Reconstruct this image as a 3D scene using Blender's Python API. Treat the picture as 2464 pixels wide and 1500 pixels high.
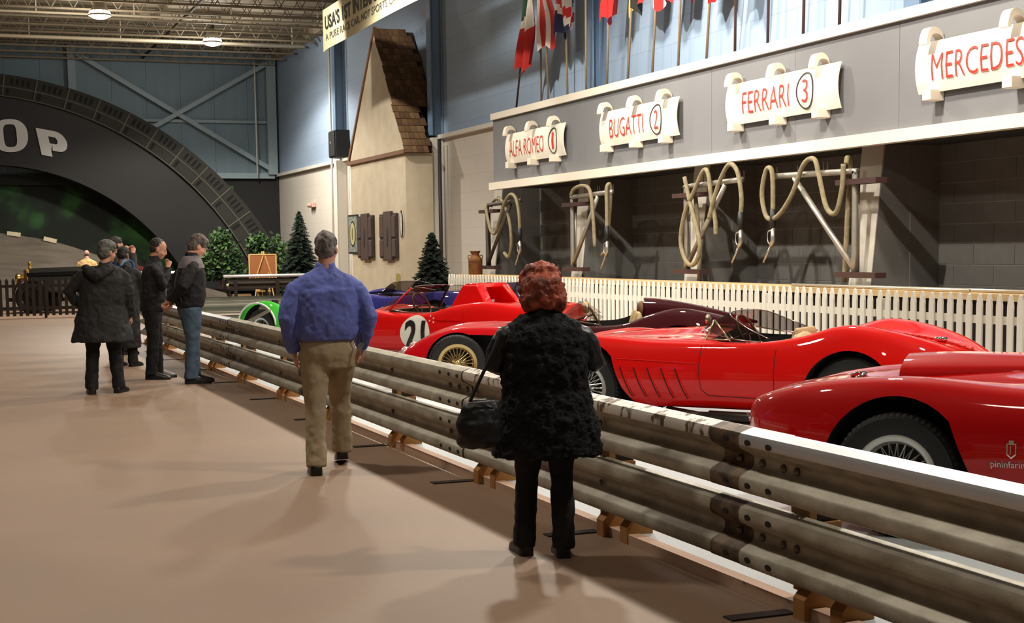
import bpy, bmesh, math, random
import numpy as np
from mathutils import Vector, Matrix
random.seed(7); rng = np.random.default_rng(7)
for o in list(bpy.data.objects): bpy.data.objects.remove(o)
SC = bpy.context.scene
C = SC.collection
PI = math.pi

# ------------------------------------------------------------------ camera
# world: +Y runs down the hall along the pit wall, +X to the right, Z up; metres
cam = bpy.data.cameras.new('camera'); camo = bpy.data.objects.new('camera', cam); C.objects.link(camo)
cam.sensor_fit = 'HORIZONTAL'; cam.sensor_width = 36.0
cam.lens = 3580.8 / 2464 * 36; cam.shift_y = (930 - 750) / 2464
cam.clip_start = 0.1; cam.clip_end = 300
_r = Vector((0.93325, -0.35896, -0.01351)); _d = Vector((-0.0459, -0.0815, -0.9956)); _r.normalize()
_d = (_d - _d.dot(_r) * _r).normalized(); _f = _r.cross(_d)
camo.matrix_world = Matrix(((_r.x, -_d.x, -_f.x, 0), (_r.y, -_d.y, -_f.y, 0), (_r.z, -_d.z, -_f.z, 1.6), (0, 0, 0, 1)))
SC.camera = camo

# ------------------------------------------------------------------ light and exposure
SC.view_settings.view_transform = 'Standard'; SC.view_settings.look = 'None'
SC.view_settings.gamma = 1.0; SC.view_settings.use_curve_mapping = False
SC.view_settings.exposure = 0.0
wd = bpy.data.worlds.new('hall_air'); SC.world = wd; wd.use_nodes = True
wd.node_tree.nodes['Background'].inputs[0].default_value = (1.0, 0.94, 0.86, 1)
wd.node_tree.nodes['Background'].inputs[1].default_value = 0.05

def spot(loc, target, power, col=(1.0, 0.92, 0.80), size=150, blend=0.25, rad=0.32):
    l = bpy.data.lights.new('hall_lamp_light', 'SPOT'); l.energy = power; l.color = col
    l.spot_size = math.radians(size); l.spot_blend = blend; l.shadow_soft_size = rad
    o = bpy.data.objects.new('hall_lamp_light', l); C.objects.link(o); o.location = loc
    o.rotation_euler = (Vector(target) - Vector(loc)).to_track_quat('-Z', 'Y').to_euler()
    return o
# row of ceiling lamps over the parked cars, and a weaker row over the walkway
LAMPS = [(8.2, 6.0, 8.1, 1500), (8.2, 13.6, 8.1, 1700), (8.2, 21.2, 8.1, 1800), (8.2, 29.0, 8.1, 1700), (8.17, 46.6, 8.1, 2300),
         (0.6, 4.0, 8.1, 150), (0.4, 11.5, 8.1, 850), (0.6, 25.0, 8.1, 560), (4.38, 42.1, 8.1, 2600)]
for (x, y, z, p) in LAMPS:
    spot((x, y, z - .30), (x, y, 0), p)
for (x, y, z, p) in LAMPS:      # the bulbs hang below their reflectors and also wash the roof
    l = bpy.data.lights.new('hall_bulb_light', 'POINT'); l.energy = 260 if y > 40 else 60; l.color = (1.0, .92, .80); l.shadow_soft_size = .15
    o = bpy.data.objects.new('hall_bulb_light', l); C.objects.link(o); o.location = (x, y, z - .42)
# track spots aimed at the pit row and its signs
for (x, y, z, tx, ty, tz, p, sz) in [(5.4, 14.2, 7.9, 11.6, 16.5, 4.5, 2700, 84), (5.4, 20.5, 7.9, 11.3, 21.5, 3.9, 2200, 80), (5.6, 27.5, 7.9, 11.2, 30.0, 3.4, 1300, 72),
                                     (6.6, 33.0, 7.9, 11.2, 39.5, 3.6, 1500, 62), (6.6, 44.0, 7.9, 11.6, 49.0, 3.0, 1000, 66)]:
    spot((x, y, z), (tx, ty, tz), p, (1.0, 0.93, 0.82), sz, 0.5, 0.10)

# ------------------------------------------------------------------ materials
def lin(c):
    return tuple(((v / 255) / 12.92 if v / 255 <= 0.04045 else ((v / 255 + 0.055) / 1.055) ** 2.4) for v in c)
MATS = {}
def M(name, col, rough=0.6, metal=0.0, var=0.0, vs=8.0, bump=0.0, bs=60.0, coat=0.0, col2=None, lo=0.4, hi=0.6, stretch=None, emit=0.0, alpha=None, spec=None, ior=None):
    if name in MATS: return MATS[name]
    m = bpy.data.materials.new(name); m.use_nodes = True; MATS[name] = m
    nt = m.node_tree; b = nt.nodes['Principled BSDF']
    c = lin(col); b.inputs['Base Color'].default_value = (*c, 1)
    b.inputs['Roughness'].default_value = rough; b.inputs['Metallic'].default_value = metal
    if coat: b.inputs['Coat Weight'].default_value = coat; b.inputs['Coat Roughness'].default_value = 0.03; b.inputs['Coat IOR'].default_value = 1.4
    if spec is not None: b.inputs['Specular IOR Level'].default_value = spec
    tc = None
    def coords():
        nonlocal tc
        if tc is None:
            t = nt.nodes.new('ShaderNodeTexCoord'); tc = t.outputs['Object']
            if stretch:
                mp = nt.nodes.new('ShaderNodeMapping'); mp.inputs['Scale'].default_value = stretch
                nt.links.new(tc, mp.inputs[0]); tc = mp.outputs[0]
        return tc
    if var or col2:
        n = nt.nodes.new('ShaderNodeTexNoise'); n.inputs['Scale'].default_value = vs; n.inputs['Detail'].default_value = 6
        nt.links.new(coords(), n.inputs['Vector'])
        r = nt.nodes.new('ShaderNodeValToRGB'); nt.links.new(n.outputs['Fac'], r.inputs[0])
        r.color_ramp.elements[0].position = lo if col2 else 0.3; r.color_ramp.elements[1].position = hi if col2 else 0.7
        if col2: c2 = lin(col2); ca = c
        else: ca = tuple(v * (1 - var) for v in c); c2 = tuple(min(1, v * (1 + var)) for v in c)
        r.color_ramp.elements[0].color = (*ca, 1); r.color_ramp.elements[1].color = (*c2, 1)
        nt.links.new(r.outputs[0], b.inputs['Base Color'])
    if bump:
        n2 = nt.nodes.new('ShaderNodeTexNoise'); n2.inputs['Scale'].default_value = bs; n2.inputs['Detail'].default_value = 4
        nt.links.new(coords(), n2.inputs['Vector'])
        bp = nt.nodes.new('ShaderNodeBump'); bp.inputs['Strength'].default_value = bump; bp.inputs['Distance'].default_value = 0.02
        nt.links.new(n2.outputs['Fac'], bp.inputs['Height']); nt.links.new(bp.outputs[0], b.inputs['Normal'])
    if emit:
        b.inputs['Emission Color'].default_value = (*c, 1); b.inputs['Emission Strength'].default_value = emit
    if alpha is not None:
        b.inputs['Alpha'].default_value = alpha
    return m
def block_mat(name, col, joint, bw, bh, axis, rough=0.8, var=0.06, jw=0.012, bump=0.5):
    """painted block masonry seen too far off to build: brick texture on the wall's own plane"""
    if name in MATS: return MATS[name]
    m = bpy.data.materials.new(name); m.use_nodes = True; MATS[name] = m; nt = m.node_tree; b = nt.nodes['Principled BSDF']
    b.inputs['Roughness'].default_value = rough
    t = nt.nodes.new('ShaderNodeTexCoord'); sp = nt.nodes.new('ShaderNodeSeparateXYZ'); cb = nt.nodes.new('ShaderNodeCombineXYZ')
    nt.links.new(t.outputs['Object'], sp.inputs[0]); nt.links.new(sp.outputs[axis], cb.inputs[0]); nt.links.new(sp.outputs[2], cb.inputs[1])
    br = nt.nodes.new('ShaderNodeTexBrick'); nt.links.new(cb.outputs[0], br.inputs['Vector'])
    c = lin(col); br.inputs['Color1'].default_value = (*c, 1); br.inputs['Color2'].default_value = (*[v * (1 - var) for v in c], 1)
    br.inputs['Mortar'].default_value = (*lin(joint), 1); br.inputs['Scale'].default_value = 1.0; br.inputs['Mortar Size'].default_value = jw
    br.inputs['Brick Width'].default_value = bw; br.inputs['Row Height'].default_value = bh
    nt.links.new(br.outputs['Color'], b.inputs['Base Color'])
    bp = nt.nodes.new('ShaderNodeBump'); bp.inputs['Strength'].default_value = bump; bp.inputs['Distance'].default_value = 0.01; bp.invert = True
    nt.links.new(br.outputs['Fac'], bp.inputs['Height']); nt.links.new(bp.outputs[0], b.inputs['Normal'])
    return m
def glass_mat(name, col, alpha, rough=0.05):
    m = M(name, col, rough); nt = m.node_tree; b = nt.nodes['Principled BSDF']
    b.inputs['Transmission Weight'].default_value = 0.0
    tr = nt.nodes.new('ShaderNodeBsdfTransparent'); tr.inputs[0].default_value = (*lin(col), 1)
    gl = nt.nodes.new('ShaderNodeBsdfGlossy'); gl.inputs['Roughness'].default_value = rough
    mx = nt.nodes.new('ShaderNodeMixShader'); mx.inputs[0].default_value = alpha
    nt.links.new(tr.outputs[0], mx.inputs[1]); nt.links.new(gl.outputs[0], mx.inputs[2])
    nt.links.new(mx.outputs[0], nt.nodes['Material Output'].inputs['Surface'])
    return m

# ------------------------------------------------------------------ mesh helpers
def catmull(pts, n):
    P = [np.array(p, float) for p in pts]; P = [2 * P[0] - P[1]] + P + [2 * P[-1] - P[-2]]; out = []
    segs = len(P) - 3
    for i in range(segs):
        p0, p1, p2, p3 = P[i:i + 4]
        for k in range(n):
            t = k / n
            out.append(0.5 * ((2 * p1) + (-p0 + p2) * t + (2 * p0 - 5 * p1 + 4 * p2 - p3) * t * t + (-p0 + 3 * p1 - 3 * p2 + p3) * t ** 3))
    out.append(P[-2]); return out
class MB:
    def __init__(s): s.v = []; s.f = []; s.m = []
    def add(s, vs, fs, mi=0):
        o = len(s.v); s.v += [tuple(float(c) for c in v) for v in vs]; s.f += [tuple(i + o for i in f) for f in fs]; s.m += [mi] * len(fs); return s
    def box(s, a, b, mi=0):
        (x0, y0, z0), (x1, y1, z1) = a, b
        x0, x1 = min(x0, x1), max(x0, x1); y0, y1 = min(y0, y1), max(y0, y1); z0, z1 = min(z0, z1), max(z0, z1)
        return s.add([(x0, y0, z0), (x1, y0, z0), (x1, y1, z0), (x0, y1, z0), (x0, y0, z1), (x1, y0, z1), (x1, y1, z1), (x0, y1, z1)],
                     [(0, 3, 2, 1), (4, 5, 6, 7), (0, 1, 5, 4), (1, 2, 6, 5), (2, 3, 7, 6), (3, 0, 4, 7)], mi)
    def hexa(s, v8, mi=0):
        return s.add(v8, [(0, 3, 2, 1), (4, 5, 6, 7), (0, 1, 5, 4), (1, 2, 6, 5), (2, 3, 7, 6), (3, 0, 4, 7)], mi)
    def bar(s, p, q, w, h, up=(0, 0, 1), mi=0):
        p, q = Vector(p), Vector(q); d = (q - p).normalized(); u = Vector(up)
        if abs(d.dot(u)) > .99: u = Vector((1, 0, 0))
        a = d.cross(u).normalized() * w / 2; b = a.cross(d).normalized() * h / 2
        return s.hexa([p - a - b, p + a - b, p + a + b, p - a + b, q - a - b, q + a - b, q + a + b, q - a + b], mi)
    def tube(s, pts, r, n=8, mi=0, cap=True, closed=False):
        P = [Vector(p) for p in pts]; k = len(P)
        R = list(r) if hasattr(r, '__len__') else [r] * k
        rings = []; prev = None
        for i in range(k):
            if closed: t = P[(i + 1) % k] - P[i - 1]
            else: t = P[min(i + 1, k - 1)] - P[max(i - 1, 0)]
            t = t.normalized() if t.length > 1e-9 else Vector((0, 0, 1))
            if prev is None:
                u = Vector((0, 0, 1)) if abs(t.z) < .9 else Vector((1, 0, 0)); a = t.cross(u).normalized()
            else:
                a = prev - t * prev.dot(t); a = a.normalized() if a.length > 1e-6 else t.orthogonal().normalized()
            prev = a; b = t.cross(a)
            rr = R[i] if hasattr(R[i], '__len__') else (R[i], R[i])
            rings.append([P[i] + a * (math.cos(2 * PI * j / n) * rr[0]) + b * (math.sin(2 * PI * j / n) * rr[1]) for j in range(n)])
        vs = [v for rg in rings for v in rg]; fs = []
        for i in range(k if closed else k - 1):
            i2 = (i + 1) % k
            for j in range(n):
                fs.append((i * n + j, i * n + (j + 1) % n, i2 * n + (j + 1) % n, i2 * n + j))
        if cap and not closed: fs += [tuple(range(n))[::-1], tuple((k - 1) * n + j for j in range(n))]
        return s.add(vs, fs, mi)
    def lathe(s, prof, n=20, mi=0, at=(0, 0, 0), axis='z', cap=True):
        vs = []; k = len(prof)
        for (r, z) in prof:
            for j in range(n):
                a = 2 * PI * j / n; p = (r * math.cos(a), r * math.sin(a), z)
                if axis == 'y': p = (p[0], p[2], p[1])
                elif axis == 'x': p = (p[2], p[0], p[1])
                vs.append((p[0] + at[0], p[1] + at[1], p[2] + at[2]))
        fs = [(i * n + j, i * n + (j + 1) % n, (i + 1) * n + (j + 1) % n, (i + 1) * n + j) for i in range(k - 1) for j in range(n)]
        if cap: fs += [tuple(range(n))[::-1], tuple((k - 1) * n + j for j in range(n))]
        return s.add(vs, fs, mi)
    def ell(s, c, r, n=14, k=9, mi=0, rot=None):
        vs = []; 
        for i in range(k + 1):
            th = PI * i / k
            for j in range(n):
                a = 2 * PI * j / n; p = Vector((r[0] * math.sin(th) * math.cos(a), r[1] * math.sin(th) * math.sin(a), r[2] * math.cos(th)))
                if rot: p = rot @ p
                vs.append(p + Vector(c))
        fs = [(i * n + j, (i + 1) * n + j, (i + 1) * n + (j + 1) % n, i * n + (j + 1) % n) for i in range(k) for j in range(n)]
        return s.add(vs, fs, mi)
    def prism(s, poly, f0, f1, mi=0):
        """poly: 2D points; f0/f1 map a 2D point to the two 3D end faces"""
        n = len(poly); vs = [f0(p) for p in poly] + [f1(p) for p in poly]
        return s.add(vs, [tuple(range(n))[::-1], tuple(range(n, 2 * n))] + [(i, (i + 1) % n, n + (i + 1) % n, n + i) for i in range(n)], mi)
    def ring(s, outer, inner, f0, f1, mi=0):
        n = len(outer); vs = [f0(p) for p in outer] + [f0(p) for p in inner] + [f1(p) for p in outer] + [f1(p) for p in inner]; fs = []
        for i in range(n):
            j = (i + 1) % n
            fs += [(i, n + i, n + j, j), (2 * n + i, 2 * n + j, 3 * n + j, 3 * n + i), (i, j, 2 * n + j, 2 * n + i), (n + i, 3 * n + i, 3 * n + j, n + j)]
        return s.add(vs, fs, mi)
    def grid(s, G, mi=0, mf=None):
        nu, nv = len(G), len(G[0]); vs = [p for row in G for p in row]; o = len(s.v)
        s.v += [tuple(float(c) for c in v) for v in vs]
        for i in range(nu - 1):
            for j in range(nv - 1):
                s.f.append((o + i * nv + j, o + (i + 1) * nv + j, o + (i + 1) * nv + j + 1, o + i * nv + j + 1)); s.m.append(mf(i, j) if mf else mi)
        return s
    def mesh(s, name, mats):
        me = bpy.data.meshes.new(name); me.from_pydata(s.v, [], s.f)
        for m in (mats if isinstance(mats, (list, tuple)) else [mats]): me.materials.append(m)
        if any(s.m): me.polygons.foreach_set('material_index', s.m)
        bm = bmesh.new(); bm.from_mesh(me); bmesh.ops.recalc_face_normals(bm, faces=bm.faces[:]); bm.to_mesh(me); bm.free()
        me.update(); return me
    def build(s, name, mats, parent=None, smooth=None, bevel=0.0):
        me = s.mesh(name, mats)
        if bevel:
            bm = bmesh.new(); bm.from_mesh(me)
            bmesh.ops.bevel(bm, geom=bm.edges[:], offset=bevel, segments=1, affect='EDGES', clamp_overlap=True); bm.to_mesh(me); bm.free()
        return link(name, me, parent, smooth)
def link(name, me, parent=None, smooth=None):
    if smooth:
        me.polygons.foreach_set('use_smooth', [True] * len(me.polygons))
        if smooth is not True: me.set_sharp_from_angle(angle=math.radians(smooth))
    o = bpy.data.objects.new(name, me); C.objects.link(o)
    if parent: o.parent = parent
    return o
def tag(o, label=None, cat=None, group=None, kind=None):
    if label: o['label'] = label
    if cat: o['category'] = cat
    if group: o['group'] = group
    if kind: o['kind'] = kind
    return o
def thing(name, label, cat, loc=(0, 0, 0), rotz=0.0, group=None):
    o = bpy.data.objects.new(name, None); C.objects.link(o); o.location = loc; o.rotation_euler = (0, 0, rotz); o.empty_display_size = 0.1
    return tag(o, label, cat, group)
def struct(name, loc=(0, 0, 0)):
    o = bpy.data.objects.new(name, None); C.objects.link(o); o.location = loc; o['kind'] = 'structure'; o.empty_display_size = .1
    return o
def dup(o, loc, rotz=None, label=None, parent=None):
    c = o.copy(); C.objects.link(c); c.location = loc
    if parent is not None: c.parent = parent
    if rotz is not None: c.rotation_euler = (0, 0, rotz)
    if label: c['label'] = label
    for ch in o.children:
        d = ch.copy(); C.objects.link(d); d.parent = c
        for g in ch.children:
            e = g.copy(); C.objects.link(e); e.parent = d
    return c
def text_mesh(txt, size=1.0, sx=1.0, off=0.0, ext=0.004, align='LEFT', spacing=1.0):
    cu = bpy.data.curves.new('lettering', 'FONT'); cu.body = txt; cu.size = size; cu.offset = off; cu.extrude = ext; cu.align_x = align
    cu.resolution_u = 3; cu.space_character = spacing
    o = bpy.data.objects.new('lettering', cu); C.objects.link(o); bpy.context.view_layer.update()
    me = bpy.data.meshes.new_from_object(o.evaluated_get(bpy.context.evaluated_depsgraph_get()))
    bpy.data.objects.remove(o); bpy.data.curves.remove(cu)
    for v in me.vertices: v.co.x *= sx
    return me
def text_width(me):
    xs = [v.co.x for v in me.vertices]; return min(xs), max(xs)
def apply_mods(me, mods, name='m', mats=None):
    """run modifiers on a temporary object and hand back the evaluated mesh"""
    o = bpy.data.objects.new(name, me); C.objects.link(o)
    for typ, kw in mods:
        md = o.modifiers.new(typ, typ)
        for k, v in kw.items(): setattr(md, k, v)
    bpy.context.view_layer.update()
    r = bpy.data.meshes.new_from_object(o.evaluated_get(bpy.context.evaluated_depsgraph_get()))
    bpy.data.objects.remove(o); return r

def split_letters(me, mat, parent, name='letter'):
    """one part per glyph: loose islands, islands overlapping in reading direction kept together"""
    bm = bmesh.new(); bm.from_mesh(me); bm.faces.ensure_lookup_table(); seen = set(); isl = []
    for f in bm.faces:
        if f.index in seen: continue
        st = [f]; seen.add(f.index); cur = []
        while st:
            g = st.pop(); cur.append(g)
            for e in g.edges:
                for h in e.link_faces:
                    if h.index not in seen: seen.add(h.index); st.append(h)
        isl.append(cur)
    for cur in isl:
        ids = {}; vs = []; fs = []
        for g in cur:
            r = []
            for v in g.verts:
                if v.index not in ids: ids[v.index] = len(vs); vs.append(tuple(v.co))
                r.append(ids[v.index])
            fs.append(r)
        m = bpy.data.meshes.new(name); m.from_pydata(vs, [], fs); m.materials.append(mat); link(name, m, parent)
    bm.free()

# ================================================================== the hall
fl = M('walkway_floor', (138, 112, 91), 0.55, var=0.10, vs=0.7, bump=0.05, bs=90)
struct_floor = MB().grid([[(x, y, 0) for y in (-12, 56)] for x in (-18, 14)]).build('floor', fl); struct_floor['kind'] = 'structure'
pale = M('display_floor_paint', (196, 204, 208), 0.45, var=0.10, vs=1.3)
o = MB().box((3.47, -4, 0.0), (9.9, 27.3, 0.05)).build('trim_1', pale); o['kind'] = 'structure'
o = MB().box((3.40, -4, 0.0), (3.47, 27.3, 0.055)).build('trim_2', M('kerb_timber', (196, 162, 138), 0.7, var=0.15, vs=3, stretch=(6, .4, 6))); o['kind'] = 'structure'

WX = 11.9
blue = block_mat('upper_wall_paint', (146, 166, 190), (128, 148, 172), 0.8, 0.42, 1, 0.75, 0.03, 0.006, .2)
white = block_mat('lower_wall_paint', (206, 200, 190), (192, 186, 176), 0.8, 0.42, 1, 0.8, 0.02, 0.006, .2)
wr = struct('wall_right')
MB().box((WX, -6, 4.4), (WX + .3, 55, 9.0)).build('upper_panel', blue, wr)
MB().box((WX, 30.6, 0), (WX + .3, 55, 4.4)).build('lower_blockwork', white, wr)
tan = M('ceiling_edge', (150, 138, 118), 0.8, var=.1)
MB().box((WX - .25, -6, 8.55), (WX, 55, 8.9)).build('eave_strip', tan, wr)
ledge = M('ledge_white', (214, 210, 200), 0.6)
o = MB().box((WX - .14, 30.6, 4.33), (WX, 54.8, 4.43)).build('trim_3', ledge); o['kind'] = 'structure'
colm = M('column_blue', (104, 128, 154), 0.5, var=.05)
for i, y in enumerate((16.0, 25.95, 35.7, 45.2)):
    q = struct('trim_%d' % (4 + i), (WX - .16, y, 0))
    z0 = 4.42 if i != 1 else 4.42
    w = MB().box((-.16, -.16, z0), (-.13, .16, 8.8)).box((-.13, -.02, z0), (.13, .02, 8.8)).box((.12, -.16, z0), (.15, .16, 8.8))
    w.build('steel_column', colm, q)
    if y > 31: MB().box((-.16, -.16, 0.0), (.15, .16, 4.36)).build('column_casing', M('casing_white', (206, 202, 192), .7), q)
# white stand pipe running down the far column and the dark drain beside the near one
o = MB().tube([(11.42, 45.0, 0), (11.42, 45.0, 8.7)], .035, 8).build('stand_pipe', M('pipe_white', (214, 212, 204), .4), None, True)
tag(o, 'thin white stand pipe running up the blue column beside the speaker', 'pipe')
o = MB().tube([(11.66, 35.2, .0), (11.66, 35.2, 4.3)], .05, 8).build('drain_pipe', M('pipe_dark', (52, 50, 50), .5), None, True)
tag(o, 'dark drain pipe on the white wall right of the stucco gable', 'pipe')

# end wall
EY = 54.8
we = struct('wall_end')
pan = M('end_panel_paint', (110, 130, 142), .6, var=.07, vs=1.2, stretch=(3, 1, .2))
dk = M('end_wall_black', (26, 26, 28), .8)
x = -6.0; k = 0
pme = MB().box((.004, 0, 0), (1.196, .1, 4.6)).mesh('cladding_panel', pan)
while x < 11.9:
    p = link('cladding_panel', pme, we); p.location = (x, EY, 4.35); x += 1.2
MB().box((-8, EY, -.0), (12.2, EY + .12, 4.35)).build('lower_panel', dk, we)
MB().box((-8, EY + .11, 4.3), (12.2, EY + .2, 9)).build('backing', dk, we)
steel = M('brace_steel', (134, 152, 160), .5, var=.05)
for i, (nm, a, b, w, h) in enumerate([('steel_column', (4.65, EY - .14, 4.4), (4.65, EY - .14, 8.9), .26, .26), ('corner_column', (11.62, EY - .2, 4.4), (11.62, EY - .2, 8.7), .34, .34),
      ('cross_brace', (4.8, EY - .3, 8.55), (11.7, EY - .3, 4.5), .16, .16), ('cross_brace', (11.5, EY - .42, 8.4), (5.6, EY - .42, 5.05), .15, .15),
      ('girt', (4.7, EY - .12, 6.3), (11.6, EY - .12, 6.3), .1, .12), ('sill_girt', (4.7, EY - .14, 4.36), (11.7, EY - .14, 4.36), .2, .16)]):
    MB().bar(a, b, w, h, (0, 1, 0) if a[2] == b[2] else (0, 1, 0)).build(nm, steel, we)
o = MB().tube([(11.0, EY - .5, 4.3), (11.0, EY - .5, 8.6)], .03, 6).build('conduit', M('pipe_white', (214, 212, 204)), we, True)

# ceiling: pale deck on open-web joists
cl = struct('ceiling')
deck = M('roof_deck', (150, 140, 122), .8, var=.12, vs=2)
MB().box((-14, -8, 8.9), (12.2, 55, 9.0)).build('roof_deck', deck, cl)
jm = M('joist_paint', (126, 116, 98), .7, var=.15, vs=3)
def joist(z0=8.32, z1=8.84, L=(-4, 11.7)):
    b = MB(); b.box((L[0], -.04, z0 - .025), (L[1], .04, z0 + .025)); b.box((L[0], -.04, z1 - .03), (L[1], .04, z1 + .03)); return b
ch = joist().mesh('joist_chords', jm)
wb = MB(); x = -4.0
while x < 11.4:
    wb.tube([(x, 0, 8.33), (x + .3, 0, 8.83)], .014, 5); wb.tube([(x + .3, 0, 8.83), (x + .6, 0, 8.33)], .014, 5); x += .6
wme = wb.mesh('joist_web', jm)
for i, y in enumerate(np.arange(38.6, 54.6, 1.55)):
    a = link('joist_chords', ch, cl); a.location = (0, y, 0)
    a = link('joist_web', wme, cl); a.location = (0, y, 0)
for x in (1.0, 7.1): MB().box((x - .03, 36, 8.45), (x + .03, 54.7, 8.53)).build('bridging_bar', M('bar_dark', (62, 54, 46), .7), cl)
for y, z in ((48.1, 8.2), (44.6, 8.4)):
    t = thing('sprinkler_pipe', 'white sprinkler pipe hung below the roof joists' if z < 8.3 else 'thinner sprinkler pipe higher up among the roof joists', 'pipe', (0, y, z))
    MB().tube([(-5, 0, 0), (11.4, 0, 0)], .055 if z < 8.3 else .035, 8).build('pipe', M('pipe_cream', (212, 202, 178), .45), t, True)
    for x in (0.1, 2.9, 5.6, 8.4, 11.0): MB().tube([(x, 0, 0), (x, 0, 8.9 - z)], .02, 6).build('hanger', M('pipe_cream', (212, 202, 178)), t, True)
# high-bay lamps (one per ceiling light)
lampm = M('lamp_reflector', (190, 186, 178), .3, .6); glow = M('lamp_glow', (255, 236, 200), .5, emit=18.0)
pos = {0: 'nearest lamp of the row over the cars', 1: 'second lamp of the row over the cars', 2: 'third lamp of the row over the cars', 3: 'fourth lamp of the row over the cars', 4: 'hung low in front of the right end of the end wall',
       5: 'nearest lamp of the walkway row', 6: 'second lamp of the walkway row', 7: 'third lamp of the walkway row', 8: 'above the bridge lettering'}
def highbay(i, x, y, z):
    t = thing('ceiling_lamp', 'round high-bay ceiling lamp, ' + pos[i], 'lamp', (x, y, z), 0, 'high-bay ceiling lamps')
    MB().lathe([(.08, .32), (.12, .30), (.20, .12), (.30, -.10), (.30, -.12), (.28, -.10), (.18, .12), (.07, .29)], 20, cap=False).build('reflector', lampm, t, 40)
    MB().lathe([(.001, .44), (.07, .44), (.07, .30), (.001, .30)], 12, cap=False).build('ballast', M('pipe_dark', (52, 50, 50)), t, 40)
    MB().ell((0, 0, -.06), (.29, .29, .15), 16, 10).build('bulb', glow, t, True)
    MB().tube([(0, 0, .44), (0, 0, 8.9 - z)], .012, 6).build('stem', M('pipe_dark', (52, 50, 50)), t)
for i, (x, y, z, p) in enumerate(LAMPS): highbay(i, x, y, z)

# ------------------------------------------------------------------ pit row
FX = 11.0; FY0, FY1 = 6.0, 29.55
pit = struct('wall_pit')
gray = M('fascia_grey', (116, 116, 118), .7, var=.05, vs=1.0)
# the fascia is boarded: one board per bay
yy = np.linspace(FY0, FY1, 11)
for a, b in zip(yy[:-1], yy[1:]): MB().box((FX, a + .004, 2.95), (FX + .1, b - .004, 4.3)).build('fascia_board', gray, pit)
MB().box((FX + .1, FY0, 2.9), (FX + .14, FY1, 4.35)).build('fascia_backing', M('bar_dark', (62, 54, 46)), pit)
MB().box((FX, FY1, 2.9), (WX, FY1 + .06, 4.38)).build('fascia_return', gray, pit)
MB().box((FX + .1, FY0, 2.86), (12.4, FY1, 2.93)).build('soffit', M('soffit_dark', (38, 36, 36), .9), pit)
MB().box((FX, FY0, 4.28), (WX + .02, FY1, 4.34)).build('roof_slab', gray, pit)
o = MB().box((FX - .06, FY0, 4.27), (FX + .06, FY1 + .06, 4.40)).build('trim_8', M('trim_cream', (222, 212, 196), .55)); o['kind'] = 'structure'
o = MB().box((FX - .10, FY0, 2.82), (FX + .06, FY1 + .10, 2.97)).build('trim_9', M('trim_cream', (222, 212, 196))); o['kind'] = 'structure'
pitgrey = M('pit_block', (98, 96, 92), .75, var=.06)
MB().box((12.256, FY0, 0), (12.4, FY1 + 1.1, 2.95)).build('mortar_backing', M('pit_mortar', (150, 146, 138), .9), pit)
# the back wall's blocks, laid one by one
bh, bw = .262, .78
bme = MB().box((0, .004, .005), (.05, bw - .004, bh - .005)).mesh('block', pitgrey)
n = 0
for r in range(11):
    y = 10.5 + (bw / 2 if r % 2 else 0)
    while y + bw < FY1 + 1.0:
        if r >= 3 and n < 230:
            b = link('block', bme, pit); b.location = (12.25, y, r * bh); n += 1
        y += bw
MB().box((12.25, FY0, 0), (12.30, FY1 + 1.0, 3 * bh)).build('lower_blockwork', pitgrey, pit)
pilm = M('pier_front_lit', (190, 184, 172), .75, var=.06, vs=2)  # paler than the pier sides: light on the fronts put into the colour
for i, y in enumerate((11.9, 16.53, 21.18, 25.77, 30.4)):
    b = MB(); b.hexa([(11.10, y - .25, 0), (11.8, y - .25, 0), (11.8, y + .25, 0), (11.10, y + .25, 0), (11.41, y - .24, 2.9), (11.8, y - .24, 2.9), (11.8, y + .24, 2.9), (11.41, y + .24, 2.9)])
    b.build('pier', pitgrey, pit)
    MB().hexa([(11.09, y - .25, 0), (11.12, y - .25, 0), (11.12, y + .25, 0), (11.09, y + .25, 0), (11.40, y - .24, 2.9), (11.43, y - .24, 2.9), (11.43, y + .24, 2.9), (11.40, y + .24, 2.9)]).build('pier_face', pilm, pit)
    MB().box((11.8, y - .26, 0), (12.3, y + .26, 2.9)).build('pier_shoulder', pitgrey, pit)
# counter behind the picket fence
ct = thing('pit_counter', 'long timber counter running behind the white picket fence', 'counter', (0, 0, 0))
wood = M('counter_timber', (190, 158, 112), .6, var=.15, vs=4, stretch=(6, .6, 6))
MB().box((10.30, 8, .98), (10.95, 30.2, 1.05)).build('counter_top', wood, ct)
MB().box((10.45, 8, .0), (10.50, 30.2, .98)).build('dark_sheet', M('under_counter_dark', (24, 20, 18), .8), ct)  # added black sheet standing in for the dark, cluttered space under the counter
for y in np.arange(8.6, 30, 2.4): MB().box((10.38, y - .05, 0), (10.45, y + .05, .98)).build('leg', M('counter_brown', (70, 46, 34), .8), ct)

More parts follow.
